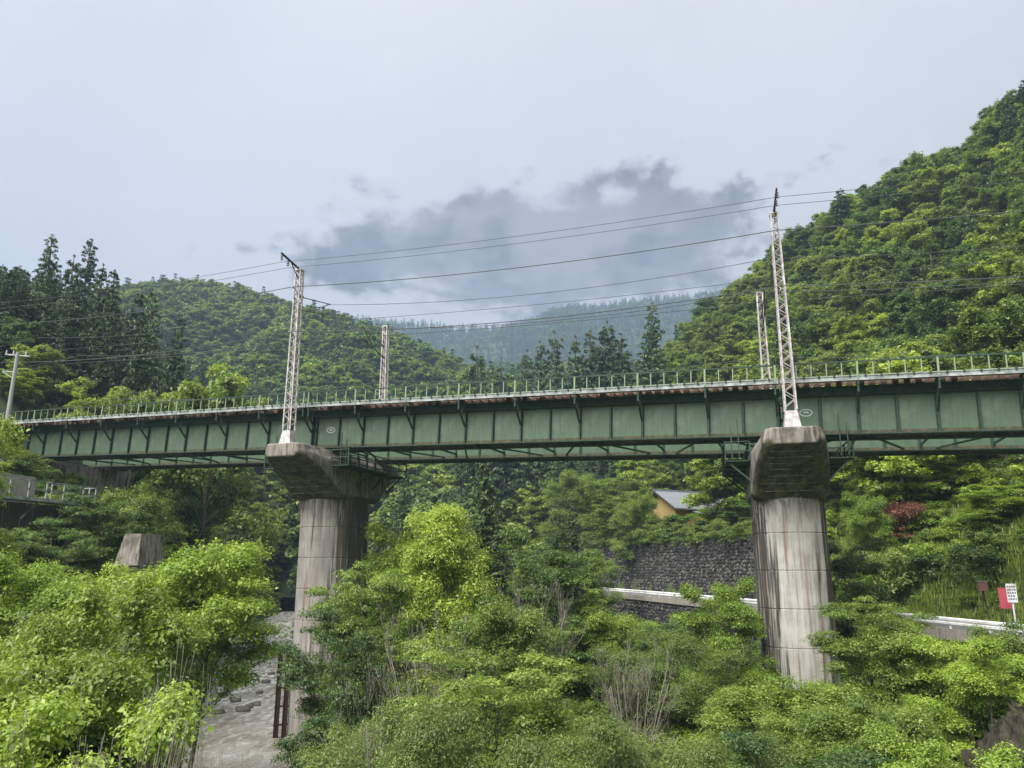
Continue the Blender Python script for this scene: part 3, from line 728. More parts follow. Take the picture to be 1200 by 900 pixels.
# ------------------------------------------------------------------ road side: guardrail, stone walls, house, signs
gl = empty('guardrail', (0, 0, ROAD_Z), 0, 'white roadside guardrail on a concrete kerb curving behind the pale pier', 'guardrail')
idx = [i for i in range(len(gp)) if 36 < gp[i][1] < 135]
pm = MB().tube([(0, 0, -.1), (0, 0, .78)], .07, 8).mesh('post', M['guard'])
step = 2
for a in idx[::step]:
    link('post', pm, gl, (gp[a][0], gp[a][1], 0))
    if a + step < len(gp):
        p0 = gp[a]; p1 = gp[a + step]; n0 = gn[a]; n1 = gn[a + step]
        prof = [(.08, .36), (.16, .42), (.16, .52), (.09, .58), (.16, .64), (.16, .74), (.08, .80), (.05, .80), (.05, .36)]
        rings = [[(pp[0] + nn[0] * o_, pp[1] + nn[1] * o_, z_) for o_, z_ in prof] for pp, nn in ((p0, n0), (p1, n1))]
        rings = [[(pp[0] - nn[0] * o_, pp[1] - nn[1] * o_, z_) for o_, z_ in prof] for pp, nn in ((p0, n0), (p1, n1))]
        MB().loft(rings).build('beam', M['guard'], gl)
kb = [i for i in range(len(gp)) if 35 < gp[i][1] < 140]
rings = [[(gp[i][0] + gn[i][0] * o_, gp[i][1] + gn[i][1] * o_, z_) for o_, z_ in ((-.28, -.42), (-.25, .17), (.2, .17), (.2, -.42))] for i in kb]
MB().loft(rings).build('kerb', M['conc'], gl)
def stone_wall(name, label, line, nrm, z0, z1, lean, size, seed, topvar=.3):
    """rubble wall following a line; nrm points out of the face"""
    rng = np.random.default_rng(seed)
    root = empty(name, (0, 0, 0), 0, label, 'stone wall')
    line = np.array(line); nrm = np.array(nrm)
    seg = np.r_[0, np.cumsum(np.hypot(*np.diff(line, axis=0).T))]; Ltot = seg[-1]
    def pos(s, z, out):
        p = np.array([np.interp(s, seg, line[:, k]) for k in (0, 1)]); nn = np.array([np.interp(s, seg, nrm[:, k]) for k in (0, 1)])
        k = (z - z0) / (z1 - z0); p = p - nn * (lean * k) + nn * out; return (p[0], p[1], z)
    n = max(2, int(Ltot / 2)); ss = np.linspace(0, Ltot, n + 1)
    rings = [[pos(s, z0 - .6, -.05), pos(s, z1, -.05), pos(s, z1, -1.6), pos(s, z0 - .6, -1.6)] for s in ss]
    MB().loft(rings).build('backing', M['mortar'], root)
    V, Fq, T = [], [], []
    rows = int((z1 - z0) / (size * .8)); cols = int(Ltot / size)
    for r in range(rows):
        for c in range(cols):
            s = (c + .5 + (.5 if r % 2 else 0) + rng.uniform(-.34, .34)) * size; z = z0 + (r + .5 + rng.uniform(-.32, .32)) * size * .8
            if s > Ltot or z > z1: continue
            m = rng.integers(5, 8); ph = rng.uniform(0, 6.28); b = len(V); out = rng.uniform(.04, .13); ti = rng.uniform() ** 2.2; sz = rng.uniform(.7, 1.15)
            for lay, (k, o_) in enumerate(((.50, -.06), (.46, out * .6), (.30, out))):
                for j in range(m):
                    a = ph + 2 * math.pi * j / m; rr = size * k * sz * (1 + .18 * math.sin(3 * a + ph))
                    V.append(pos(s + rr * math.cos(a), z + rr * .86 * math.sin(a), o_)); T.append(ti)
            for lay in range(2):
                for j in range(m):
                    a0 = b + lay * m + j; b0 = b + lay * m + (j + 1) % m; Fq.append((a0, b0, b0 + m)); Fq.append((a0, b0 + m, a0 + m))
            for j in range(1, m - 1): Fq.append((b + 2 * m, b + 2 * m + j, b + 2 * m + j + 1))
    o = link('stones', np_mesh('stones', np.array(V), np.array(Fq), M['stone'], np.array(T)), root); o['kind'] = 'stuff'
    return root
wi = [i for i in range(len(gp)) if 77 < gp[i][1] < 138]
stone_wall('stone_wall', 'tall dark rubble stone retaining wall above the road below the house', [gp[i] + gn[i] * 6.45 for i in wi], [-gn[i] for i in wi], ROAD_Z, 3.6, .9, .5, 3)
li = [i for i in range(len(gp)) if 60 < gp[i][1] < 118]
stone_wall('stone_wall', 'low rubble wall holding up the road under the guardrail', [gp[i] - gn[i] * .35 for i in li], [-gn[i] for i in li], ROAD_Z - 4.2, ROAD_Z - .2, .3, .5, 4)

WALL_TOP = [(gp[i] + gn[i] * 6.95, i) for i in wi]
# house above the stone wall
HY = 126; hp = survey(806, 600, HY)
hs = empty('house', (hp.x, hp.y, 3.2), R(28), 'house with ochre walls and grey tiled gable roof above the stone wall', 'house')
ez = (survey(790, 598, HY).z - 3.2) / 1.25; rzz = (survey(790, 577, HY).z - 3.2) / 1.25; hs.scale = (1.25, 1.25, 1.25)
MB().box(-4.2, 5.2, -2.6, 3.4, -.6, ez + .1).add([(-4.2, -2.6, ez + .1), (-4.2, 3.4, ez + .1), (-4.2, .4, rzz - .25), (-4.05, -2.6, ez + .1), (-4.05, 3.4, ez + .1), (-4.05, .4, rzz - .25)], [(0, 2, 1), (3, 4, 5), (0, 3, 5, 2), (1, 2, 5, 4), (0, 1, 4, 3)]).build('wall', M['ochre'], hs)
rf = MB().loft([[(-5.0, -3.6, ez - .25), (6, -3.6, ez - .25), (6, .4, rzz - .08), (-5.0, .4, rzz - .08)], [(-5.0, -3.6, ez - .12), (6, -3.6, ez - .12), (6, .4, rzz + .05), (-5.0, .4, rzz + .05)]]).loft([[(-5.0, .4, rzz - .08), (6, .4, rzz - .08), (6, 4.4, ez - .25), (-5.0, 4.4, ez - .25)], [(-5.0, .4, rzz + .05), (6, .4, rzz + .05), (6, 4.4, ez - .12), (-5.0, 4.4, ez - .12)]]).build('roof', M['tile'], hs)
tm = MB().tube([(0, -3.62, ez - .1), (0, .4, rzz + .06)], .075, 5).mesh('tile_course', M['tile'])
for i in range(36): link('tile_course', tm, rf, (-4.85 + i * .31, 0, 0))
MB().bar((-5.1, .4, rzz + .12), (6.1, .4, rzz + .12), .3, .26).build('ridge_tiles', M['tile'], rf)
MB().bar((-5.02, -3.6, ez - .28), (-5.02, .4, rzz - .16), .08, .2).bar((-5.02, 4.4, ez - .28), (-5.02, .4, rzz - .16), .08, .2).build('bargeboard', M['wood'], rf)
lr = MB().loft([[(-2.2, -6.2, ez - 1.15), (6.4, -6.2, ez - 1.15), (6.4, -2.6, ez - .25), (-2.2, -2.6, ez - .25)], [(-2.2, -6.2, ez - 1.03), (6.4, -6.2, ez - 1.03), (6.4, -2.6, ez - .13), (-2.2, -2.6, ez - .13)]]).build('lean_to_roof', M['tile'], hs)
MB().box(-1.8, 6.0, -5.6, -2.61, -.6, ez - 1.1).build('lean_to_wall', M['ochre'], hs)
wn = MB().box(-4.245, -4.2, -1.6, .6, .9, 2.2).build('window', M['wood'], hs)

# signs by the road
def at_road(px, Y, off):
    i = min(range(len(gp)), key=lambda k: abs(gp[k][1] - Y)); return gp[i] + gn[i] * off
sgp = survey(1191, 735, 43); sg = empty('road_sign', (sgp.x, sgp.y, ROAD_Z - .3), R(-20), 'small white notice board with dark lettering on a white post', 'sign')
top = survey(1189, 684, 43).z - ROAD_Z + .3
MB().tube([(0, 0, 0), (0, 0, top)], .05, 8).build('post', M['paint_white'], sg)
bd = MB().box(-.24, .24, -.09, -.06, top - .98, top).build('board', M['paint_white'], sg)
tl = MB(); rs = random.Random(3)
for r in range(5):
    x = -.19
    while x < .15:
        ww = rs.uniform(.05, .10); tl.box(x, min(x + ww, .19), -.096, -.091, top - .20 - r * .16, top - .12 - r * .16); x += ww + .035
tl.build('lettering', M['ink'], bd)
rp = survey(1181, 716, 44); rb = empty('notice_board', (rp.x, rp.y, ROAD_Z - .2), R(-22), 'red rectangular board on two short legs beside the white notice', 'board')
rt = survey(1181, 690, 44).z - ROAD_Z + .2
MB().box(-.33, .33, -.03, .03, rt - 1.05, rt).build('panel', M['red'], rb)
MB().box(-.36, .36, -.05, .05, rt, rt + .05).build('top_trim', M['red'], rb)
for xx in (-.25, .25): MB().box(xx - .03, xx + .03, .032, .08, 0, rt - .1).build('leg', M['wood'], rb)
bp = survey(1152, 692, 52); bx_ = empty('utility_box', (bp.x, bp.y, tz(bp.x, bp.y) - .1), R(-15), 'small brown box on a short post in the grass by the road', 'box')
bt = survey(1152, 681, 52).z - bx_.location.z
MB().box(-.06, .06, -.05, .05, 0, bt - .55).build('post', M['wood'], bx_)
MB().box(-.26, .26, -.18, .18, bt - .62, bt - .04).build('casing', M['brown_box'], bx_)
MB().box(-.30, .30, -.22, .22, bt - .04, bt + .02).build('lid', M['conc'], bx_)

# ------------------------------------------------------------------ vegetation
LEAF = np.array([(0, 0, 0), (-.30, .42, .09), (0, 1, -.06), (.30, .42, .09)])
def unit(a): return a / np.maximum(np.linalg.norm(a, axis=-1, keepdims=True), 1e-6)
def leaf_cloud(rng, C, Rr, n_per, size, flat=.5, up=.9, outw=.55, jit=.45, narrow=1.0, droop=.25, shell=.45):
    C = np.asarray(C, float); Rr = np.asarray(Rr, float); k = np.maximum(3, (n_per * (Rr / Rr.mean()) ** 2).astype(int))
    idx = np.repeat(np.arange(len(C)), k); n = len(idx)
    p = unit(rng.normal(size=(n, 3))); p[:, 2] = np.where(p[:, 2] < -.25, -p[:, 2], p[:, 2])
    rad = rng.uniform(0, 1, n) ** shell
    # uneven clump outline
    ph = rng.uniform(0, 6.28, (len(C), 2)); az = np.arctan2(p[:, 1], p[:, 0])
    rad *= 1 + .25 * np.sin(3 * az + ph[idx, 0]) + .18 * np.sin(5 * az + ph[idx, 1])
    pos = C[idx] + p * (rad * Rr[idx])[:, None] * np.array([1, 1, flat])
    nrm = unit(np.array([0, 0, up]) + outw * p + jit * rng.normal(size=(n, 3)))
    d = rng.normal(size=(n, 3)) + .8 * p; d[:, 2] -= droop * 2
    d = unit(d - nrm * (d * nrm).sum(1, keepdims=True)); x = np.cross(d, nrm)
    s = size * np.clip(rng.lognormal(-.05, .34, n), .45, 2.0)
    V = pos[:, None, :] + s[:, None, None] * (LEAF[None, :, 0:1] * narrow * x[:, None, :] + (LEAF[None, :, 1:2] - .4) * d[:, None, :] + LEAF[None, :, 2:3] * nrm[:, None, :])
    b = np.arange(n) * 4
    F = np.concatenate([np.stack([b, b + 3, b + 2], 1), np.stack([b, b + 2, b + 1], 1)])
    ct = rng.uniform(0, 1, len(C)); t = np.clip(.5 * ct[idx] + .5 * rng.uniform(0, 1, n), 0, 1)
    return V.reshape(-1, 3), F, np.repeat(t, 4)
class Arch: pass
def make_arch(name, leafmat, seed, H, Rad, kind='round', n_limb=11, sub=5, n_leaf=8000, leaf=.35, clump=.95, trunk=.25, bare=.22, flat=.5, stems=1, narrow=1.0, jit=.45, droop=.25, barkmat='bark', lean=0, splay=.22):
    rng = np.random.default_rng(seed); mb = MB(); C = []; Rr = []
    for st in range(stems):
        az0 = rng.uniform(0, 6.28) if stems == 1 else st * 6.28 / stems + rng.uniform(-.4, .4); tilt = (.06 if stems == 1 else splay) * rng.uniform(.5, 1.4) + lean
        top = np.array([math.cos(az0) * tilt * H, math.sin(az0) * tilt * H, H * (.86 if kind != 'cone' else .99) * (1 if stems == 1 else rng.uniform(.75, 1))])
        tr = [top * t + np.array([math.sin(t * 5 + seed), math.cos(t * 4 + seed), 0]) * H * .012 * (t > 0) * (1 if kind != 'cone' else .2) for t in np.linspace(0, 1, 7)]
        tr[0] = np.array([0, 0, 0.]) + (np.array([math.cos(az0), math.sin(az0), 0]) * .15 * (stems > 1)); tr[0][2] = -.6
        r0 = trunk / math.sqrt(stems)
        mb.tube(tr, [r0 * (1 - .85 * t) + .015 for t in np.linspace(0, 1, 7)], 7)
        def tpos(f):
            i = min(5, int(f * 6)); u = f * 6 - i; return tr[i] * (1 - u) + tr[i + 1] * u
        nl = n_limb if stems == 1 else max(4, n_limb // stems)
        if kind == 'cone':
            f = bare
            while f < .985:
                nb = rng.integers(4, 7); a0 = rng.uniform(0, 6.28)
                for b in range(nb):
                    if rng.uniform() < .13: continue
                    a = a0 + b * 6.28 / nb + rng.uniform(-.3, .3)
                    L = Rad * ((1 - f) / (1 - bare)) ** .72 * rng.uniform(.6, 1.15) + .22
                    if f < bare + .12: L *= .75
                    base = tpos(f); dirn = np.array([math.cos(a), math.sin(a), 0])
                    pts = [base + dirn * L * t + np.array([0, 0, L * (-.18 * t + .16 * t * t) + (.25 * L * t if f > .85 else 0)]) for t in (0, .5, 1)]
                    mb.tube(pts, [.05 * (1.1 - f), .03 * (1.1 - f), .008], 3, False)
                    m_ = max(1, int(L / (clump * .8)))
                    for j in range(m_):
                        t = (j + .9) / m_; C.append(base + dirn * L * t * rng.uniform(.85, 1.05) + np.array([rng.normal() * .12, rng.normal() * .12, L * (-.18 * t + .12 * t * t) + rng.normal() * .1])); Rr.append(clump * rng.uniform(.6, 1.1) * (.55 + .45 * (1 - f)))
                f += (.55 + .5 * rng.uniform()) * clump / H * 1.15
            C.append(tr[-1]); Rr.append(clump * .35)
            continue
        for b in range(nl):
            f = bare + (1 - bare) * ((b + rng.uniform(.1, .9)) / nl) ** .85; base = tpos(min(f, .995))
            a = b * 2.4 + rng.uniform(-.5, .5) + az0
            if kind == 'round': prof = math.sqrt(max(.05, 1 - ((f - bare) / (1 - bare) - .30) ** 2 / .62))
            elif kind == 'tall': prof = 1 - .72 * ((f - bare) / (1 - bare)) ** 1.4
            else: prof = .8 + .3 * rng.uniform()                       # 'layer'
            el = {'round': .25 + .75 * f, 'tall': .5 + .35 * f, 'layer': .12 + .35 * f}[kind] + rng.normal() * .12
            L = Rad * prof * rng.uniform(.78, 1.12)
            dirn = np.array([math.cos(a) * math.cos(el), math.sin(a) * math.cos(el), math.sin(el)])
            def lp(t): return base + dirn * L * t + np.array([0, 0, L * (.10 * t - .16 * t * t)])
            rl_ = r0 * .42 * (1 - .55 * f)
            mb.tube([lp(t) for t in (0, .35, .7, 1)], [rl_, rl_ * .7, rl_ * .4, .012], 5, False)
            C.append(lp(1.0)); Rr.append(clump * rng.uniform(.8, 1.15))
            for s_ in range(sub):
                t = rng.uniform(.28, .98); p = lp(t); aa = a + rng.choice([-1, 1]) * rng.uniform(.4, 1.3); ee = el + rng.normal() * .3 + .15
                l2 = L * rng.uniform(.22, .45) * (1.15 - .4 * t)
                e_ = p + np.array([math.cos(aa) * math.cos(ee), math.sin(aa) * math.cos(ee), math.sin(ee)]) * l2
                mb.tube([p, (p + e_) / 2 + rng.normal(size=3) * .04 * l2, e_], [rl_ * .4, rl_ * .25, .008], 4, False)
                C.append(e_); Rr.append(clump * rng.uniform(.6, 1.1))
        C.append(tr[-1]); Rr.append(clump); C.append(tr[-1] * 1.03 + rng.normal(size=3) * .2); Rr.append(clump * .8)
    A_ = Arch(); A_.H = H; A_.R = Rad; A_.name = name
    if n_leaf:
        V, F, t = leaf_cloud(rng, C, Rr, n_leaf / len(C), leaf, flat, narrow=narrow, jit=jit, droop=droop, outw=.9 if kind == 'cone' else .55, up=.5 if kind == 'cone' else .9)
        A_.crown = np_mesh(name + '_crown', V, F, leafmat, t); A_.top = V[:, 2].max()
    else: A_.crown = None; A_.top = max(v[2] for v in mb.v)
    A_.trunk = mb.mesh(name + '_trunk', M[barkmat], True)
    return A_
# forest kinds (seen from 60 m and beyond)
FB = [make_arch('broadleaf', M[m_], 10 + i, h, r, k, n_limb=nl + 6, sub=9, n_leaf=22000, leaf=.27, clump=cl * .74, trunk=.26, bare=.14, flat=.8 if k == 'round' else .6, jit=.6)
      for i, (m_, h, r, k, nl, cl) in enumerate([('leaf_forest', 13, 4.8, 'round', 14, 1.25), ('leaf_mid', 12, 4.6, 'round', 13, 1.2), ('leaf_forest', 15, 4.6, 'tall', 16, 1.15), ('leaf_lime', 11, 4.8, 'layer', 12, 1.15), ('leaf_dark', 13, 4.8, 'round', 14, 1.25), ('leaf_olive', 12, 4.6, 'layer', 13, 1.2), ('leaf_dark', 14, 4.4, 'tall', 15, 1.15)])]
FC = [make_arch('cedar', M['needle'], 40 + i, h, r, 'cone', n_leaf=26000, leaf=.34, clump=cl, trunk=.28, bare=b_, flat=.7, narrow=.62, droop=.5, jit=.5) for i, (h, r, cl, b_) in enumerate([(20, 3.3, .62, .06), (22, 3.1, .58, .10), (18, 3.5, .66, .05), (21, 2.6, .5, .16)])]
# near kinds
NB = {
 'bright': make_arch('bright_leaf', M['leaf_near'], 61, 9, 4.0, 'round', 27, 9, 92000, .12, .95, .14, .06, .6, stems=3, droop=.1),
 'over': make_arch('overhanging_leaf', M['leaf_near'], 69, 9, 4.0, 'round', 30, 9, 80000, .12, .92, .15, .44, .6, stems=2, droop=.1, splay=.10),
 'bright2': make_arch('broad_leaf', M['leaf_lime'], 62, 8.5, 3.9, 'round', 26, 9, 80000, .128, .95, .13, .05, .55, stems=3, droop=.1),
 'pinnate': make_arch('fine_leaf', M['leaf_lime'], 63, 10, 3.2, 'tall', 34, 9, 90000, .11, .8, .15, .05, .65, narrow=.75, droop=.1),
 'layered': make_arch('layered_leaf', M['leaf_mid'], 64, 9.5, 3.7, 'layer', 30, 9, 80000, .125, .9, .16, .06, .42, droop=.1),
 'dark': make_arch('dark_leaf', M['leaf_dark'], 65, 10, 3.7, 'layer', 30, 9, 74000, .135, .9, .18, .10, .42, droop=.1),
 'olive': make_arch('olive_leaf', M['leaf_olive'], 66, 8, 3.7, 'round', 30, 9, 90000, .10, .85, .11, .04, .6, stems=4, narrow=.65, droop=.15),
 'willow': make_arch('willow_leaf', M['leaf_olive'], 67, 7, 3.2, 'tall', 32, 9, 85000, .105, .85, .09, .03, .75, stems=4, narrow=.5, droop=.5),
 'mid': make_arch('mid_leaf', M['leaf_mid'], 68, 9, 4.0, 'round', 30, 9, 80000, .125, .95, .15, .06, .6, stems=2, droop=.1),
}
BARE = [make_arch('bare_shrub', None, 80 + i, 5.5, 2.6, 'round', 63, 14, 0, trunk=.06, bare=.12, stems=9, barkmat='dead', splay=.42) for i in range(2)]
BARE.append(make_arch('bare_shrub', None, 85, 3.6, 2.6, 'round', 54, 14, 0, trunk=.06, bare=.2, stems=9, barkmat='dead', splay=.8))
SH = [make_arch('shrub', M[m_], 90 + i, 2.0, 1.3, 'round', 10, 4, 4200, lf, .5, .05, .05, .6, stems=4) for i, (m_, lf) in enumerate([('leaf_mid', .13), ('leaf_olive', .12), ('leaf_near', .13), ('leaf_dark', .14)])]
RED = make_arch('red_maple', M['leaf_red'], 99, 2.6, 2.4, 'round', 18, 7, 16000, .11, .6, .07, .08, .6, stems=3)
def plant(name, A_, x, y, z, s, rz, label, cat='tree', group=None, sxy=1.0):
    o = empty(name, (x, y, z), rz, label, cat, group); o.scale = (s * sxy, s * sxy, s)
    link('trunk', A_.trunk, o)
    if A_.crown: link('crown', A_.crown, o)
    return o
def stand(name, A_, px, top_py, Y, label, wid=None, rz=0, cat='tree', group=None, sink=0):
    """plant at the surveyed bearing/depth so that its top reaches the surveyed height"""
    t = survey(px, top_py, Y); g = tz(t.x, t.y) - .1 - sink
    s = (t.z - g) / A_.top; sxy = (wid / (2 * A_.R * 1.12)) / s if wid else 1
    if A_.crown and wid: sxy = max(sxy, .72)
    return plant(name, A_, t.x, t.y, g, s, rz, label, cat, group, sxy)

# --- near trees, each surveyed
stand('riverside_tree', NB['over'], 238, 626, 43, 'bright green leafy tree leaning over the left bank of the stream', 11.0, .4)
stand('riverside_tree', NB['bright2'], 92, 662, 20.5, 'yellow-green large-leaved bush in front of the old pedestal, over grey bare twigs', 5.0, 1.1)
stand('riverside_tree', NB['bright'], 60, 640, 31, 'light green bush with pale shoots right below the steel gallery', 8, 2.2)
stand('riverside_tree', NB['mid'], 122, 695, 27, 'mid green bush between the large-leaved bush and the stream', 4.6, 3.0)
stand('riverside_tree', NB['bright2'], -10, 700, 17, 'yellow-green bush whose leaves reach the edge of the twig tangle', 6.0, 4.0)
stand('riverside_tree', NB['mid'], 95, 800, 20, 'low leafy bush overhanging the stream edge', 4.2, 5.0)
stand('riverside_tree', NB['bright'], 40, 775, 14, 'low leafy bush spreading over the tangle of bare twigs', 4.0, .9)
stand('riverside_tree', NB['bright2'], 165, 655, 36, 'yellow-green bush filling the bank between the pedestal and the leaning tree', 6.0, 2.9)
stand('bank_tree', NB['dark'], 125, 566, 60, 'dark tree growing in front of the abutment behind the old pedestal', 7, 2)
plant('pedestal_shrub', SH[3], pb.x - .1, pb.y + .3, pb.z - 2.5 + H_ - .25, .8, 1.0, 'dark creeper shrub growing on top of the old pedestal', 'shrub')
plant('pedestal_shrub', SH[1], pb.x + 1.0, pb.y - .9, pb.z - 2.2, 1.3, 2.0, 'olive shrub leaning on the side of the old pedestal', 'shrub')
stand('bank_tree', NB['mid'], 168, 560, 63, 'shaded green tree beside the abutment wall below the girder', 6, 2.4)
stand('bank_tree', NB['dark'], 60, 602, 52, 'dark bush under the steel gallery', 6, 1)
stand('bank_tree', NB['dark'], 5, 600, 50, 'dark bush under the outer end of the steel gallery', 6, 3)
stand('bank_tree', NB['bright2'], -72, 462, 42, 'light green tree whose boughs hang before the bridge end and utility pole', 6.6, 0)
stand('bank_tree', NB['pinnate'], 536, 588, 43, 'tall feathery yellow-green tree with pointed top between the piers', 8.4, .3)
stand('bank_tree', NB['bright'], 480, 608, 58, 'fresh green tree just behind the stream pier', 9.5, 1.3)
stand('bank_tree', NB['dark'], 655, 618, 47, 'dark green layered tree in front of the guardrail end', 7.2, 2.3)
stand('bank_tree', NB['dark'], 408, 705, 38, 'dark layered tree against the foot of the stream pier', 5.2, 3.3)
stand('bank_tree', NB['layered'], 440, 655, 42, 'leafy tree with pale green layers beside the stream pier column', 6.0, 4.1)
stand('bank_tree', NB['mid'], 590, 690, 38, 'mid green tree right in front of the feathery pointed tree', 6.5, 4.5)
stand('bank_tree', NB['layered'], 585, 748, 29, 'broad light green tree in the middle of the thicket, below bare twigs', 6.5, 5.0)
stand('bank_tree', NB['olive'], 500, 805, 25, 'olive green bush at the right-hand edge of the stream', 4.6, .6)
stand('bank_tree', NB['willow'], 690, 812, 24, 'fine-leaved grey green willow bush low in the thicket', 6.0, 1.6)
stand('bank_tree', NB['olive'], 770, 738, 40, 'olive green tree below the rubble road wall', 7.5, 2.6)
stand('bank_tree', NB['bright'], 846, 672, 45, 'bright green tree against the left flank of the pale pier', 5.6, 3.6)
stand('bank_tree', NB['mid'], 700, 705, 46, 'dense mid green tree below the guardrail', 6.0, 4.6)
stand('bank_tree', NB['mid'], 905, 785, 31, 'mid green tree in front of the foot of the pale pier', 6.6, 5.6)
stand('bank_tree', NB['layered'], 1005, 695, 38, 'layered green tree hiding the right side of the pale pier foot', 6.0, .2)
stand('bank_tree', NB['olive'], 850, 845, 22, 'low olive bush in front of the tree at the pale pier foot', 5.0, 1.2)
stand('bank_tree', NB['bright'], 1150, 738, 32, 'bright green tree overhanging the rock outcrop by the road', 6.0, 2.2)
stand('bank_tree', NB['mid'], 1068, 722, 36, 'green tree between the pale pier and the tree over the rock outcrop', 5.0, 3.2)
stand('bank_tree', NB['mid'], 1200, 722, 34, 'mid green bush below the white notice board', 4.5, 2.7)
stand('bank_tree', NB['mid'], 690, 640, 98, 'green tree at the left end of the stone wall beside the guardrail', 8, 1.1)
stand('bank_tree', NB['willow'], 590, 850, 20, 'willow bush low down below the broad light green tree', 5.5, 4.2)
stand('bank_tree', NB['mid'], 1000, 805, 25, 'shaded green bush left of the rock outcrop', 5.0, 5.2)
stand('bank_tree', NB['bright'], 1080, 850, 20, 'low bright bush at the foot of the rock outcrop', 4.4, 0)
stand('bank_tree', NB['olive'], 428, 832, 33, 'olive bush dipping to the water beside the guard frame', 4.0, .8)
stand('bank_tree', NB['willow'], 760, 868, 18.5, 'pale fine-leaved bush in the lowest part of the thicket', 5.0, 2.0)
stand('bank_tree', NB['dark'], 985, 610, 53, 'dark slender tree close behind the right flank of the pale pier', 4.2, 1.0)
stand('bank_tree', NB['dark'], 960, 855, 20, 'dark low bush between the olive and bright low bushes', 4.5, 1.9)
G = 'bare grey shrubs in the thicket'
stand('bare_shrub', BARE[0], 505, 700, 36, 'bare grey twiggy shrub standing in the thicket', 4.5, 0, 'shrub', G)
stand('bare_shrub', BARE[1], 620, 665, 40, 'bare grey twiggy shrub standing in the thicket', 4.5, 1, 'shrub', G)
stand('bare_shrub', BARE[1], 455, 760, 30, 'bare grey twiggy shrub standing in the thicket', 3.8, 2, 'shrub', G)
stand('bare_shrub', BARE[0], 740, 740, 33, 'bare grey twiggy shrub standing in the thicket', 3.6, 3, 'shrub', G)
G = 'bare grey shrubs on the left bank'
for px, py, Y, w_, rz in ((50, 745, 13, 4.2, 1.5), (130, 800, 14, 4.0, .5), (190, 790, 17.5, 3.6, 2.5), (20, 800, 12, 3.5, 3.5)):
    stand('bare_shrub', BARE[2], px, py, Y, 'bare grey twigs tangled among the bushes on the left bank', w_, rz, 'shrub', G)

# --- garden slope above the road
stand('red_maple', RED, 1054, 586, 69, 'dark red-leaved maple shrub on the garden slope', 6.6, 0, 'tree')
GS = 'leafy green shrub in the garden slope above the road'
for i, (px, py, Y, w_) in enumerate([(1035, 640, 63, 3.2), (1080, 634, 64, 3.6), (1115, 628, 64, 3.6), (1150, 630, 63, 3.6), (1188, 634, 62, 3.6), (1008, 640, 64, 3.4), (1000, 668, 58, 2.6), (1100, 612, 68, 3.4)]):
    stand('garden_shrub', SH[(1, 3, 2, 0)[i % 4]], px, py, Y, GS, w_, i * 1.3, 'shrub', 'garden shrubs on the slope above the road')
for px, py, Y, a, label, w_ in [(1100, 540, 72, NB['mid'], 'rounded green tree behind the red maple', 7), (1168, 566, 60, NB['bright'], 'bright green tree at the top of the garden slope', 6.5), (1012, 572, 68, NB['bright'], 'light green tree left of the red maple', 5),
        (845, 546, 112, NB['bright'], 'light green tree beside the house roof', 8), (722, 556, 133, NB['layered'], 'layered green tree left of the house', 11), (742, 574, 121, NB['mid'], 'green tree half hiding the ochre gable of the house', 5.5), (672, 548, 150, NB['mid'], 'pale leafy tree at the left end of the stone wall', 13), (790, 600, 118, SH[3], 'dark clipped shrub on top of the stone wall', 7), (832, 606, 107, SH[3], 'dark shrub on the wall top under the light green tree', 6), (758, 602, 125, SH[1], 'olive shrub on the wall top below the ochre house wall', 6), (868, 580, 99, NB['dark'], 'dark tree between the house and the pale pier', 6)]:
    stand('garden_tree', a, px, py, Y, label, w_, px * .1)
for n_, (p_, i_) in enumerate(WALL_TOP[::2]):
    r_ = random.Random(n_); plant('wall_top_shrub', SH[(3, 1, 3, 0)[n_ % 4]], p_[0] + r_.uniform(-.4, .8), p_[1], 3.0 + r_.uniform(-.8, .3), r_.uniform(.6, 1.25), n_ * 1.1, 'low shrub trailing over the top edge of the stone wall', 'shrub', 'shrubs along the wall top')
for i, (px, py) in enumerate([(735, 606), (768, 612), (800, 610), (826, 614), (852, 606)]):
    Yw = np.interp(px, [735, 768, 800, 826, 852], [124, 117.5, 110.5, 105, 100]); stand('wall_top_shrub', SH[(3, 1, 0, 3, 1)[i]], px, py, Yw, 'rounded shrub standing a step back from the stone wall top', 4.5, i, 'shrub', 'rounded shrubs behind the wall top')
# cedars and light trees of the left bank
for i, (px, py, Y, w_) in enumerate([(-8, 298, 108, 6.5), (14, 306, 118, 6), (40, 318, 122, 6), (68, 280, 116, 6.5), (86, 300, 108, 6), (106, 273, 112, 7), (124, 305, 104, 6), (142, 316, 118, 5.6), (160, 338, 110, 5.6), (188, 334, 96, 6.2), (215, 366, 112, 5), (28, 345, 100, 6), (60, 350, 100, 6), (100, 345, 98, 6), (135, 360, 97, 6), (172, 372, 92, 5)]):
    stand('cedar_tree', FC[(0, 1, 3, 1, 2, 1, 0, 3)[i % 8]], px, py, Y, 'tall dark cedar standing in the row above the left bridge end', w_ * 1.3, i * 1.7, 'tree', 'tall cedars above the left bridge end')
for i, (px, py, Y, w_, k) in enumerate([(40, 405, 88, 8, 0), (110, 445, 84, 9, 3), (230, 420, 100, 9, 3), (75, 425, 92, 7, 5), (262, 440, 92, 7, 1), (10, 430, 82, 7, 3), (160, 452, 84, 6, 1)]):
    stand('broadleaf_tree', FB[k], px, py, Y, 'light green broadleaf tree in front of the tall cedars behind the bridge railing', w_, i * 2.1, 'tree', 'light trees below the tall cedars')
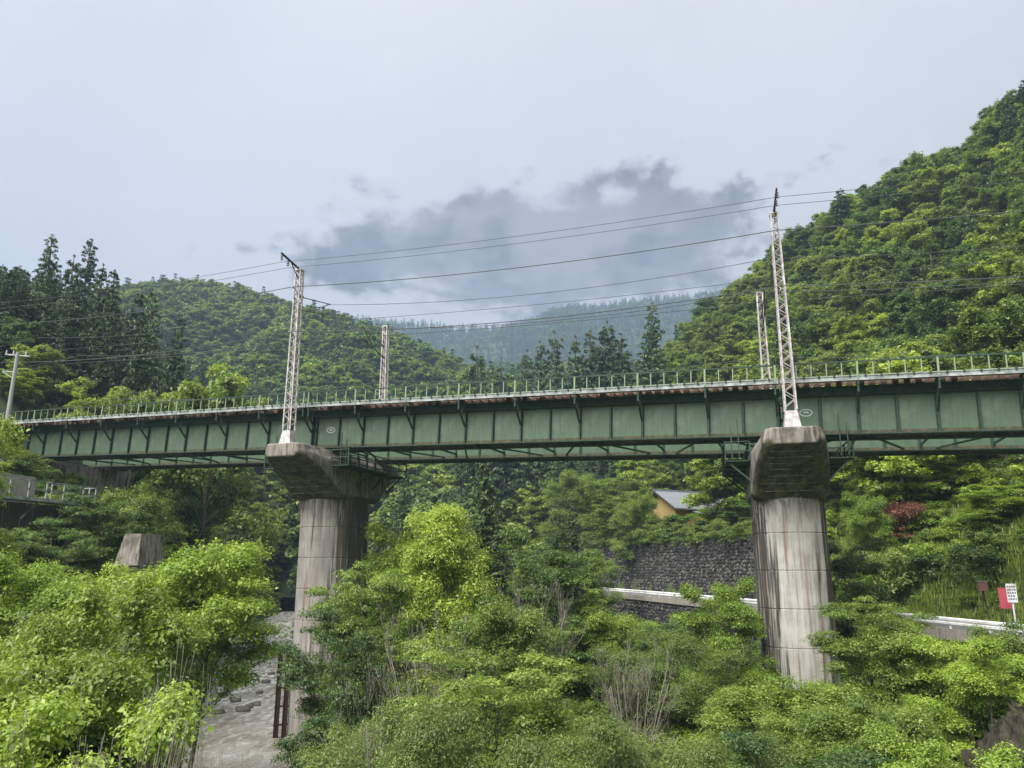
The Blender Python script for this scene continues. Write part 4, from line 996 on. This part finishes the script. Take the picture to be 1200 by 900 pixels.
for i, (px, py, Y, w_) in enumerate([(972, 222, 176, 9), (1162, 140, 142, 8), (1184, 112, 140, 9), (1205, 95, 140, 9), (905, 280, 205, 8), (1000, 262, 170, 8), (940, 300, 180, 8), (1080, 300, 120, 7), (925, 350, 150, 7), (948, 306, 165, 8), (966, 338, 145, 7), (988, 312, 150, 8), (1012, 345, 135, 7), (880, 345, 190, 8)]):
    stand('cedar_tree', FC[(1, 0, 2, 0)[i % 4]], px, py, Y, 'dark cedar rising above the broadleaf crowns near the crest of the hillside', w_ * 1.2, i * 1.9, 'tree', 'cedars breaking the crest of the hillside')
for i, (px, py, Y, w_) in enumerate([(558, 406, 185, 7), (608, 410, 190, 9), (622, 418, 180, 8), (640, 396, 185, 9), (656, 388, 180, 10), (672, 396, 190, 9), (688, 382, 185, 10), (704, 378, 180, 10), (720, 374, 190, 11), (735, 392, 176, 9), (750, 353, 178, 9), (575, 432, 180, 7), (590, 428, 190, 7)]):
    stand('cedar_tree', FC[(2, 0, 1, 0)[i % 4]], px, py, Y, 'dark cedar in the stand closing the valley between the masts', w_ * 1.5, i * 1.3, 'tree', 'cedar stand between the masts')
# --- forest: individuals on the slopes, the rest as one mass
rng = np.random.default_rng(77)
def scatter(x0, x1, y0, y1, cell):
    xs = np.arange(x0, x1, cell); ys = np.arange(y0, y1, cell); X, Y = np.meshgrid(xs, ys)
    X = X + rng.uniform(-.45, .45, X.shape) * cell; Y = Y + rng.uniform(-.45, .45, Y.shape) * cell; return X.ravel(), Y.ravel()
X, Y = scatter(-140, 175, 56, 330, 5.3)
d = sdist(RIV, X, Y); e = sdist(GRD, X, Y); Z = terrain(X, Y)
pxs, pys = to_px(X, Y, Z + 8)
br_y = 50.05 - .3867 * X
ok = (np.abs(d) > 7) & ((e < -2.5) | (e > 13)) & (pxs > -120) & (pxs < 1300) & (Y > 62) & (Z < 115) & (e < 112)
ok &= ~((Y < br_y + 16) & (X < -8) & (X > -80) & (Z > 4)) & ~(Y < br_y + 15)
ok &= ~((e > 0) & (e < 34) & (Y < 70))                        # garden slope stays open
ok &= ~((np.hypot(X - hp.x, Y - hp.y) < 12))
ok &= ~((e > -40) & (e < 14) & (pxs > 690) & (pxs < 905) & (Y < 150))          # open in front of the stone wall
ok &= ~((d > 0) & (e < 0) & (Y > 180))
ok &= ~((d < 0) & (-d - HW0 > 95))
X, Y, Z, d, e, pxs = X[ok], Y[ok], Z[ok], d[ok], e[ok], pxs[ok]
dist = np.hypot(X, Y); order = np.argsort(dist)
patch = fbm(X, Y, 45); patch2 = fbm(X + 300, Y, 25)
nb_ = nc_ = 0; rest = []
# height of the tree tops along the surveyed crest
SKX = [-200, 0, 40, 150, 210, 250, 330, 450, 540, 600, 760, 840, 870, 910, 1000, 1040, 1130, 1150, 1200, 1400]
SKY = [310, 312, 322, 335, 372, 400, 420, 440, 445, 450, 402, 350, 330, 288, 230, 196, 172, 142, 98, 60]
for i in order:
    x, y, z = X[i], Y[i], Z[i]
    left = d[i] < 0
    if left: con = (-d[i] - HW0 > 22 + 8 * patch[i]) and y > 84 and rng.uniform() < .85
    elif e[i] < 0: con = rng.uniform() < .1
    else: con = (630 < pxs[i] < 745 and y > 150 and rng.uniform() < .75) or (patch[i] > .48 and rng.uniform() < .55)
    k = int(np.clip((patch2[i] * .5 + .5) * 7 + rng.normal() * 1.6, 0, 6.99))
    A_ = FC[rng.integers(4)] if con else FB[k]
    s = rng.uniform(.66, 1.28) * (1.0 if con else (.72 if e[i] < 0 or left else 1.0)); rz = rng.uniform(0, 6.28)
    if e[i] < 0 and not left: s *= .8
    rx = to_px(x, y, z + A_.top * s * .97)
    lim = float(np.interp(rx[0], SKX, SKY))
    if rx[1] < lim - 6:
        zt = survey(rx[0], lim - 2, y).z; s2 = (zt - z) / (A_.top * .97)
        if s2 < .3 * s: continue
        s = s2
    if con and nc_ < 280:
        nc_ += 1
        plant('cedar_tree', A_, x, y, z - .3, s, rz, 'dark pointed cedar on the wooded bank behind the left bridge end' if left else 'dark pointed cedar among the broadleaf trees of the hillside', 'tree', 'cedars on the left bank' if left else 'cedars on the hillside')
    elif not con and nb_ < 290:
        nb_ += 1
        look = ('mid green spreading', 'fresh green rounded', 'tall mid green', 'lime green layered', 'dark green rounded', 'olive green layered', 'tall dark green')[k]
        where, G_ = ('on the steep left bank behind the bridge', 'on the left bank') if left else (('on the valley floor behind the bridge', 'on the valley floor') if e[i] < 0 else ('on the steep hillside behind the road', 'on the hillside'))
        L_ = look + ' broadleaf tree ' + where; G_ = look + ' trees ' + G_
        plant('broadleaf_tree', A_, x, y, z - .3, s, rz, L_, 'tree', G_)
    else: rest.append((x, y, z - .3, s, rz, (7 + rng.integers(4)) if con else k))

def mass(name, pts, archs, label, cat):
    """one uncountable mass: points carrying instances"""
    pts = np.array(pts, float); me = bpy.data.meshes.new(name); me.vertices.add(len(pts)); me.vertices.foreach_set('co', pts[:, :3].astype(np.float32).ravel())
    for nm, ty, colm in (('sc', 'FLOAT', 3), ('rz', 'FLOAT', 4), ('ix', 'INT', 5)):
        a = me.attributes.new(nm, ty, 'POINT'); a.data.foreach_set('value', pts[:, colm].astype(np.int32 if ty == 'INT' else np.float32))
    o = link(name, me); tag(o, label, cat, kind='stuff')
    cc = bpy.data.collections.new(name + '_kinds')
    for j, A_ in enumerate(archs):
        # crown and trunk merged into one mesh for the mass
        ob = bpy.data.objects.new('%s_kind_%02d' % (name, j), A_.crown); cc.objects.link(ob)
    ng = bpy.data.node_groups.new(name + '_nodes', 'GeometryNodeTree'); ng.interface.new_socket('Geometry', in_out='INPUT', socket_type='NodeSocketGeometry'); ng.interface.new_socket('Geometry', in_out='OUTPUT', socket_type='NodeSocketGeometry')
    N = ng.nodes; gi = N.new('NodeGroupInput'); go = N.new('NodeGroupOutput'); ip = N.new('GeometryNodeInstanceOnPoints'); ci = N.new('GeometryNodeCollectionInfo')
    ci.inputs['Collection'].default_value = cc; ci.inputs['Separate Children'].default_value = True; ci.inputs['Reset Children'].default_value = True
    def att(nm, ty): a = N.new('GeometryNodeInputNamedAttribute'); a.data_type = ty; a.inputs[0].default_value = nm; return a.outputs[0]
    cx_ = N.new('ShaderNodeCombineXYZ'); ng.links.new(att('rz', 'FLOAT'), cx_.inputs[2])
    ng.links.new(gi.outputs[0], ip.inputs['Points']); ng.links.new(ci.outputs[0], ip.inputs['Instance']); ip.inputs['Pick Instance'].default_value = True
    ng.links.new(att('ix', 'INT'), ip.inputs['Instance Index']); ng.links.new(att('sc', 'FLOAT'), ip.inputs['Scale'])
    e2r = N.new('FunctionNodeEulerToRotation'); ng.links.new(cx_.outputs[0], e2r.inputs[0]); ng.links.new(e2r.outputs[0], ip.inputs['Rotation'])
    ng.links.new(ip.outputs[0], go.inputs[0])
    md = o.modifiers.new('mass', 'NODES'); md.node_group = ng
    return o
FAR = [make_arch('far_broadleaf', M[m_], 120 + i, 11, 4.8, 'round', 8, 3, 900, .95, 1.7, .2, .2, .6) for i, m_ in enumerate(('leaf_forest', 'leaf_mid', 'leaf_dark'))] + [make_arch('far_cedar', M['needle'], 130, 15, 2.6, 'cone', n_leaf=900, leaf=.9, clump=1.1, trunk=.2, bare=.1, flat=.8, narrow=.8)]
if rest: mass('forest', rest, FB + FC, 'mass of distant trees higher and farther along the wooded slopes', 'forest')
def hill_mass(name, H, cell, smin, smax, label, con, kinds=None):
    o, HX, HY, HZ, T = H; n, m_ = HX.shape; pts = []
    from numpy import interp
    xs = HX[:, 0]
    for i in np.arange(0, n - 1.001, cell[0]):
        for j in np.arange(0, m_ * .62, cell[1]):
            a = i + rng.uniform(0, cell[0]); b = j + rng.uniform(0, cell[1]); i0, j0 = int(min(a, n - 2)), int(min(b, m_ - 2)); u, v = min(a - i0, 1), min(b - j0, 1)
            def bl(A): return (A[i0, j0] * (1 - u) + A[i0 + 1, j0] * u) * (1 - v) + (A[i0, j0 + 1] * (1 - u) + A[i0 + 1, j0 + 1] * u) * v
            x, y, z = bl(HX), bl(HY), bl(HZ)
            pts.append((x, y, z - 1, rng.uniform(smin, smax), rng.uniform(0, 6.28), 3 if rng.uniform() < con + .45 * fbm(np.array(x), np.array(y), 120) else int(np.clip(1.5 + 1.6 * fbm(np.array(x + 500), np.array(y), 90) + rng.normal() * .5, 0, 2.99))))
    return mass(name, pts, kinds or FAR, label, 'forest')
hill_mass('hill_forest', hillA, (1.1, .8), .4, 1.15, 'forest covering the rounded green hill up the valley', .2)
hill_mass('mountain_forest', hillB, (2.6, 1.15), 1.1, 1.7, 'hazy blue forest on the far mountain at the head of the valley', .4, [FAR[2], FAR[3], FAR[2], FAR[3]])
hill_mass('hill_forest', hillC, (1.5, 1.2), .7, 1.1, 'forest on the low slope closing the valley before the blue mountains', .25)

# --- undergrowth on the banks and grass on the verge
X, Y = scatter(-40, 40, 8, 110, 1.25)
d = sdist(RIV, X, Y); e = sdist(GRD, X, Y); Z = terrain(X, Y); pxs, pys = to_px(X, Y, Z + 1)
ok = (np.abs(d) > hwr(Y) + 1) & ((e < -1.0) | ((e < -.15) & (Y < 58))) & (pxs > -80) & (pxs < 1290) & (pys < 1000) & (np.hypot(X - P1[0], Y - P1[1]) > 4) & (np.hypot(X - P2[0], Y - P2[1]) > 3.6)
ok &= ~((e > -6) & (Y > 66) & (Y < 112))
pts = [(x, y, z - .15, rng.uniform(.5, 1.05), rng.uniform(0, 6.28), rng.integers(4)) for x, y, z in zip(X[ok], Y[ok], Z[ok])]
mass('undergrowth', pts, SH, 'tangled low undergrowth covering both stream banks', 'undergrowth')
X, Y = scatter(-110, 60, 56, 215, 2.3)
d = sdist(RIV, X, Y); e = sdist(GRD, X, Y); Z = terrain(X, Y); pxs, pys = to_px(X, Y, Z + 1)
ok = (((d < -5) & (Z < 36)) | ((d > 5) & (d < 16) & (Y > 70)) | ((e > 7.0) & (e < 45))) & (pxs > -80) & (pxs < 1290) & ~((np.hypot(X - hp.x, Y - hp.y) < 7))
ok &= ~((e > 5) & (e < 9.5) & (Y > 75)) & ~((X < -40) & (Y < 50.05 - .3867 * X + 12))
pts = [(x, y, z - .2, rng.uniform(.55, 1.2), rng.uniform(0, 6.28), rng.integers(4)) for x, y, z in zip(X[ok], Y[ok], Z[ok])]
mass('undergrowth', pts, SH, 'low shrubs covering the slopes behind the bridge', 'undergrowth')
def grass_tuft(seed):
    r = np.random.default_rng(seed); n = 60; p = r.normal(size=(n, 2)) * .28; a = r.uniform(0, 6.28, n); h = r.uniform(.2, .48, n); w_ = .035; l = r.uniform(.1, .4, n) * h
    dx, dy = np.cos(a), np.sin(a); V = np.zeros((n, 3, 3)); V[:, 0] = np.stack([p[:, 0] - dy * w_, p[:, 1] + dx * w_, 0 * h], 1); V[:, 1] = np.stack([p[:, 0] + dy * w_, p[:, 1] - dx * w_, 0 * h], 1); V[:, 2] = np.stack([p[:, 0] + dx * l, p[:, 1] + dy * l, h], 1)
    A_ = Arch(); A_.crown = np_mesh('tuft', V.reshape(-1, 3), np.arange(3 * n).reshape(-1, 3), M['grass'], np.repeat(r.uniform(0, 1, n), 3)); return A_
X = rng.uniform(15, 60, 9000); Y = rng.uniform(40, 82, 9000); e = sdist(GRD, X, Y); Z = terrain(X, Y); pxs, pys = to_px(X, Y, Z)
ok = (e > 5.9) & (e < 30) & (pxs > 940) & (pxs < 1260)
ii = np.nonzero(ok)[0][::16]
mass('weeds', [(X[i], Y[i], Z[i] - .08, rng.uniform(.18, .5), rng.uniform(0, 6.28), rng.choice([0, 1, 2, 2])) for i in ii], SH, 'leafy weeds scattered through the grass of the verge', 'weeds')
mass('grass', [(x, y, z + .08, rng.uniform(.7, 1.5), rng.uniform(0, 6.28), rng.integers(3)) for x, y, z in zip(X[ok], Y[ok], Z[ok])], [grass_tuft(i) for i in range(3)], 'yellow-green grass on the verge and slope above the road', 'grass')

# --- rocks in the stream and the rock face by the road
def rock(name, loc, s, seed, label, group=None, sub=14, amp=.3):
    r = np.random.default_rng(seed); n, m_ = sub, sub // 2 + 2; V = []; F = []
    k = r.normal(size=(5, 3)) * 1.6; ph = r.uniform(0, 6.28, 5)
    for i in range(m_ + 1):
        th = math.pi * i / m_
        for j in range(n):
            a = 2 * math.pi * j / n; p = np.array([math.sin(th) * math.cos(a), math.sin(th) * math.sin(a), math.cos(th)])
            f = 1 + amp * np.sin(k @ p * 1.4 + ph).mean() * 1.6 + .10 * amp * r.normal(); p = np.sign(p) * np.abs(p) ** .85
            V.append(p * f * np.array(s))
    for i in range(m_):
        for j in range(n): a, b = i * n + j, i * n + (j + 1) % n; F.append((a, a + n, b + n, b))
    o = link(name, np_mesh(name, np.array(V), np.array(F), M['rock']), None, loc); tag(o, label, 'rock', group); return o
for i, (px, py, s) in enumerate([(283, 833, .55), (276, 822, .42), (300, 826, .5), (292, 829, .35), (258, 836, .4), (312, 800, .4), (318, 790, .35), (305, 812, .3)]):
    r_ = ray(px, py); Yd = (WATER_Z - 1.0) / (r_[2] - .02); p = r_ * Yd
    rock('rock', (p[0], p[1], float(water_z(p[1])) + .05), (s, s * .8, s * .6), 200 + i, 'dark wet boulder breaking the surface of the stream', 'boulders in the stream')
rf_ = survey(1195, 870, 27)
ro = rock('rock_outcrop', (rf_.x + 3.1, rf_.y + 1.0, -8.2), (3.0, 2.6, 3.3), 300, 'brown weathered rock outcrop below the road', sub=110, amp=.5)
ro.data.materials.clear(); ro.data.materials.append(M['outcrop'])
co_ = np.zeros(len(ro.data.vertices) * 3, np.float32); ro.data.vertices.foreach_get('co', co_); co_ = co_.reshape(-1, 3)
dsp = .22 * fbm(co_[:, 0] * 1.0 + co_[:, 2] * .4, co_[:, 1] + co_[:, 2] * .8, 1.6) + .30 * np.round(2 * fbm(co_[:, 0], co_[:, 2], 2.6)) / 2
co_ *= (1 + dsp / 3)[:, None]; ro.data.vertices.foreach_set('co', co_.ravel()); ro.data.update()

# ------------------------------------------------------------------ haze
hb = MB().box(-2600, 2600, -400, 2500, -40, 640).build('haze', None); tag(hb, 'thin pale haze filling the valley', 'haze', kind='stuff')
hm = bpy.data.materials.new('haze'); hm.use_nodes = True; q = NT(hm.node_tree)
vol = q.node('ShaderNodeVolumePrincipled', ins={'Color': (.54, .70, .97, 1), 'Density': .0003, 'Anisotropy': .2})
q.l.new(vol.outputs[0], q.node('ShaderNodeOutputMaterial').inputs['Volume']); hb.data.materials.append(hm)
scene.cycles.volume_bounces = 1
scene.cycles.max_bounces = 8; scene.cycles.diffuse_bounces = 5; scene.cycles.transmission_bounces = 4; scene.cycles.glossy_bounces = 2
print('TREES', nb_, nc_, len(rest))
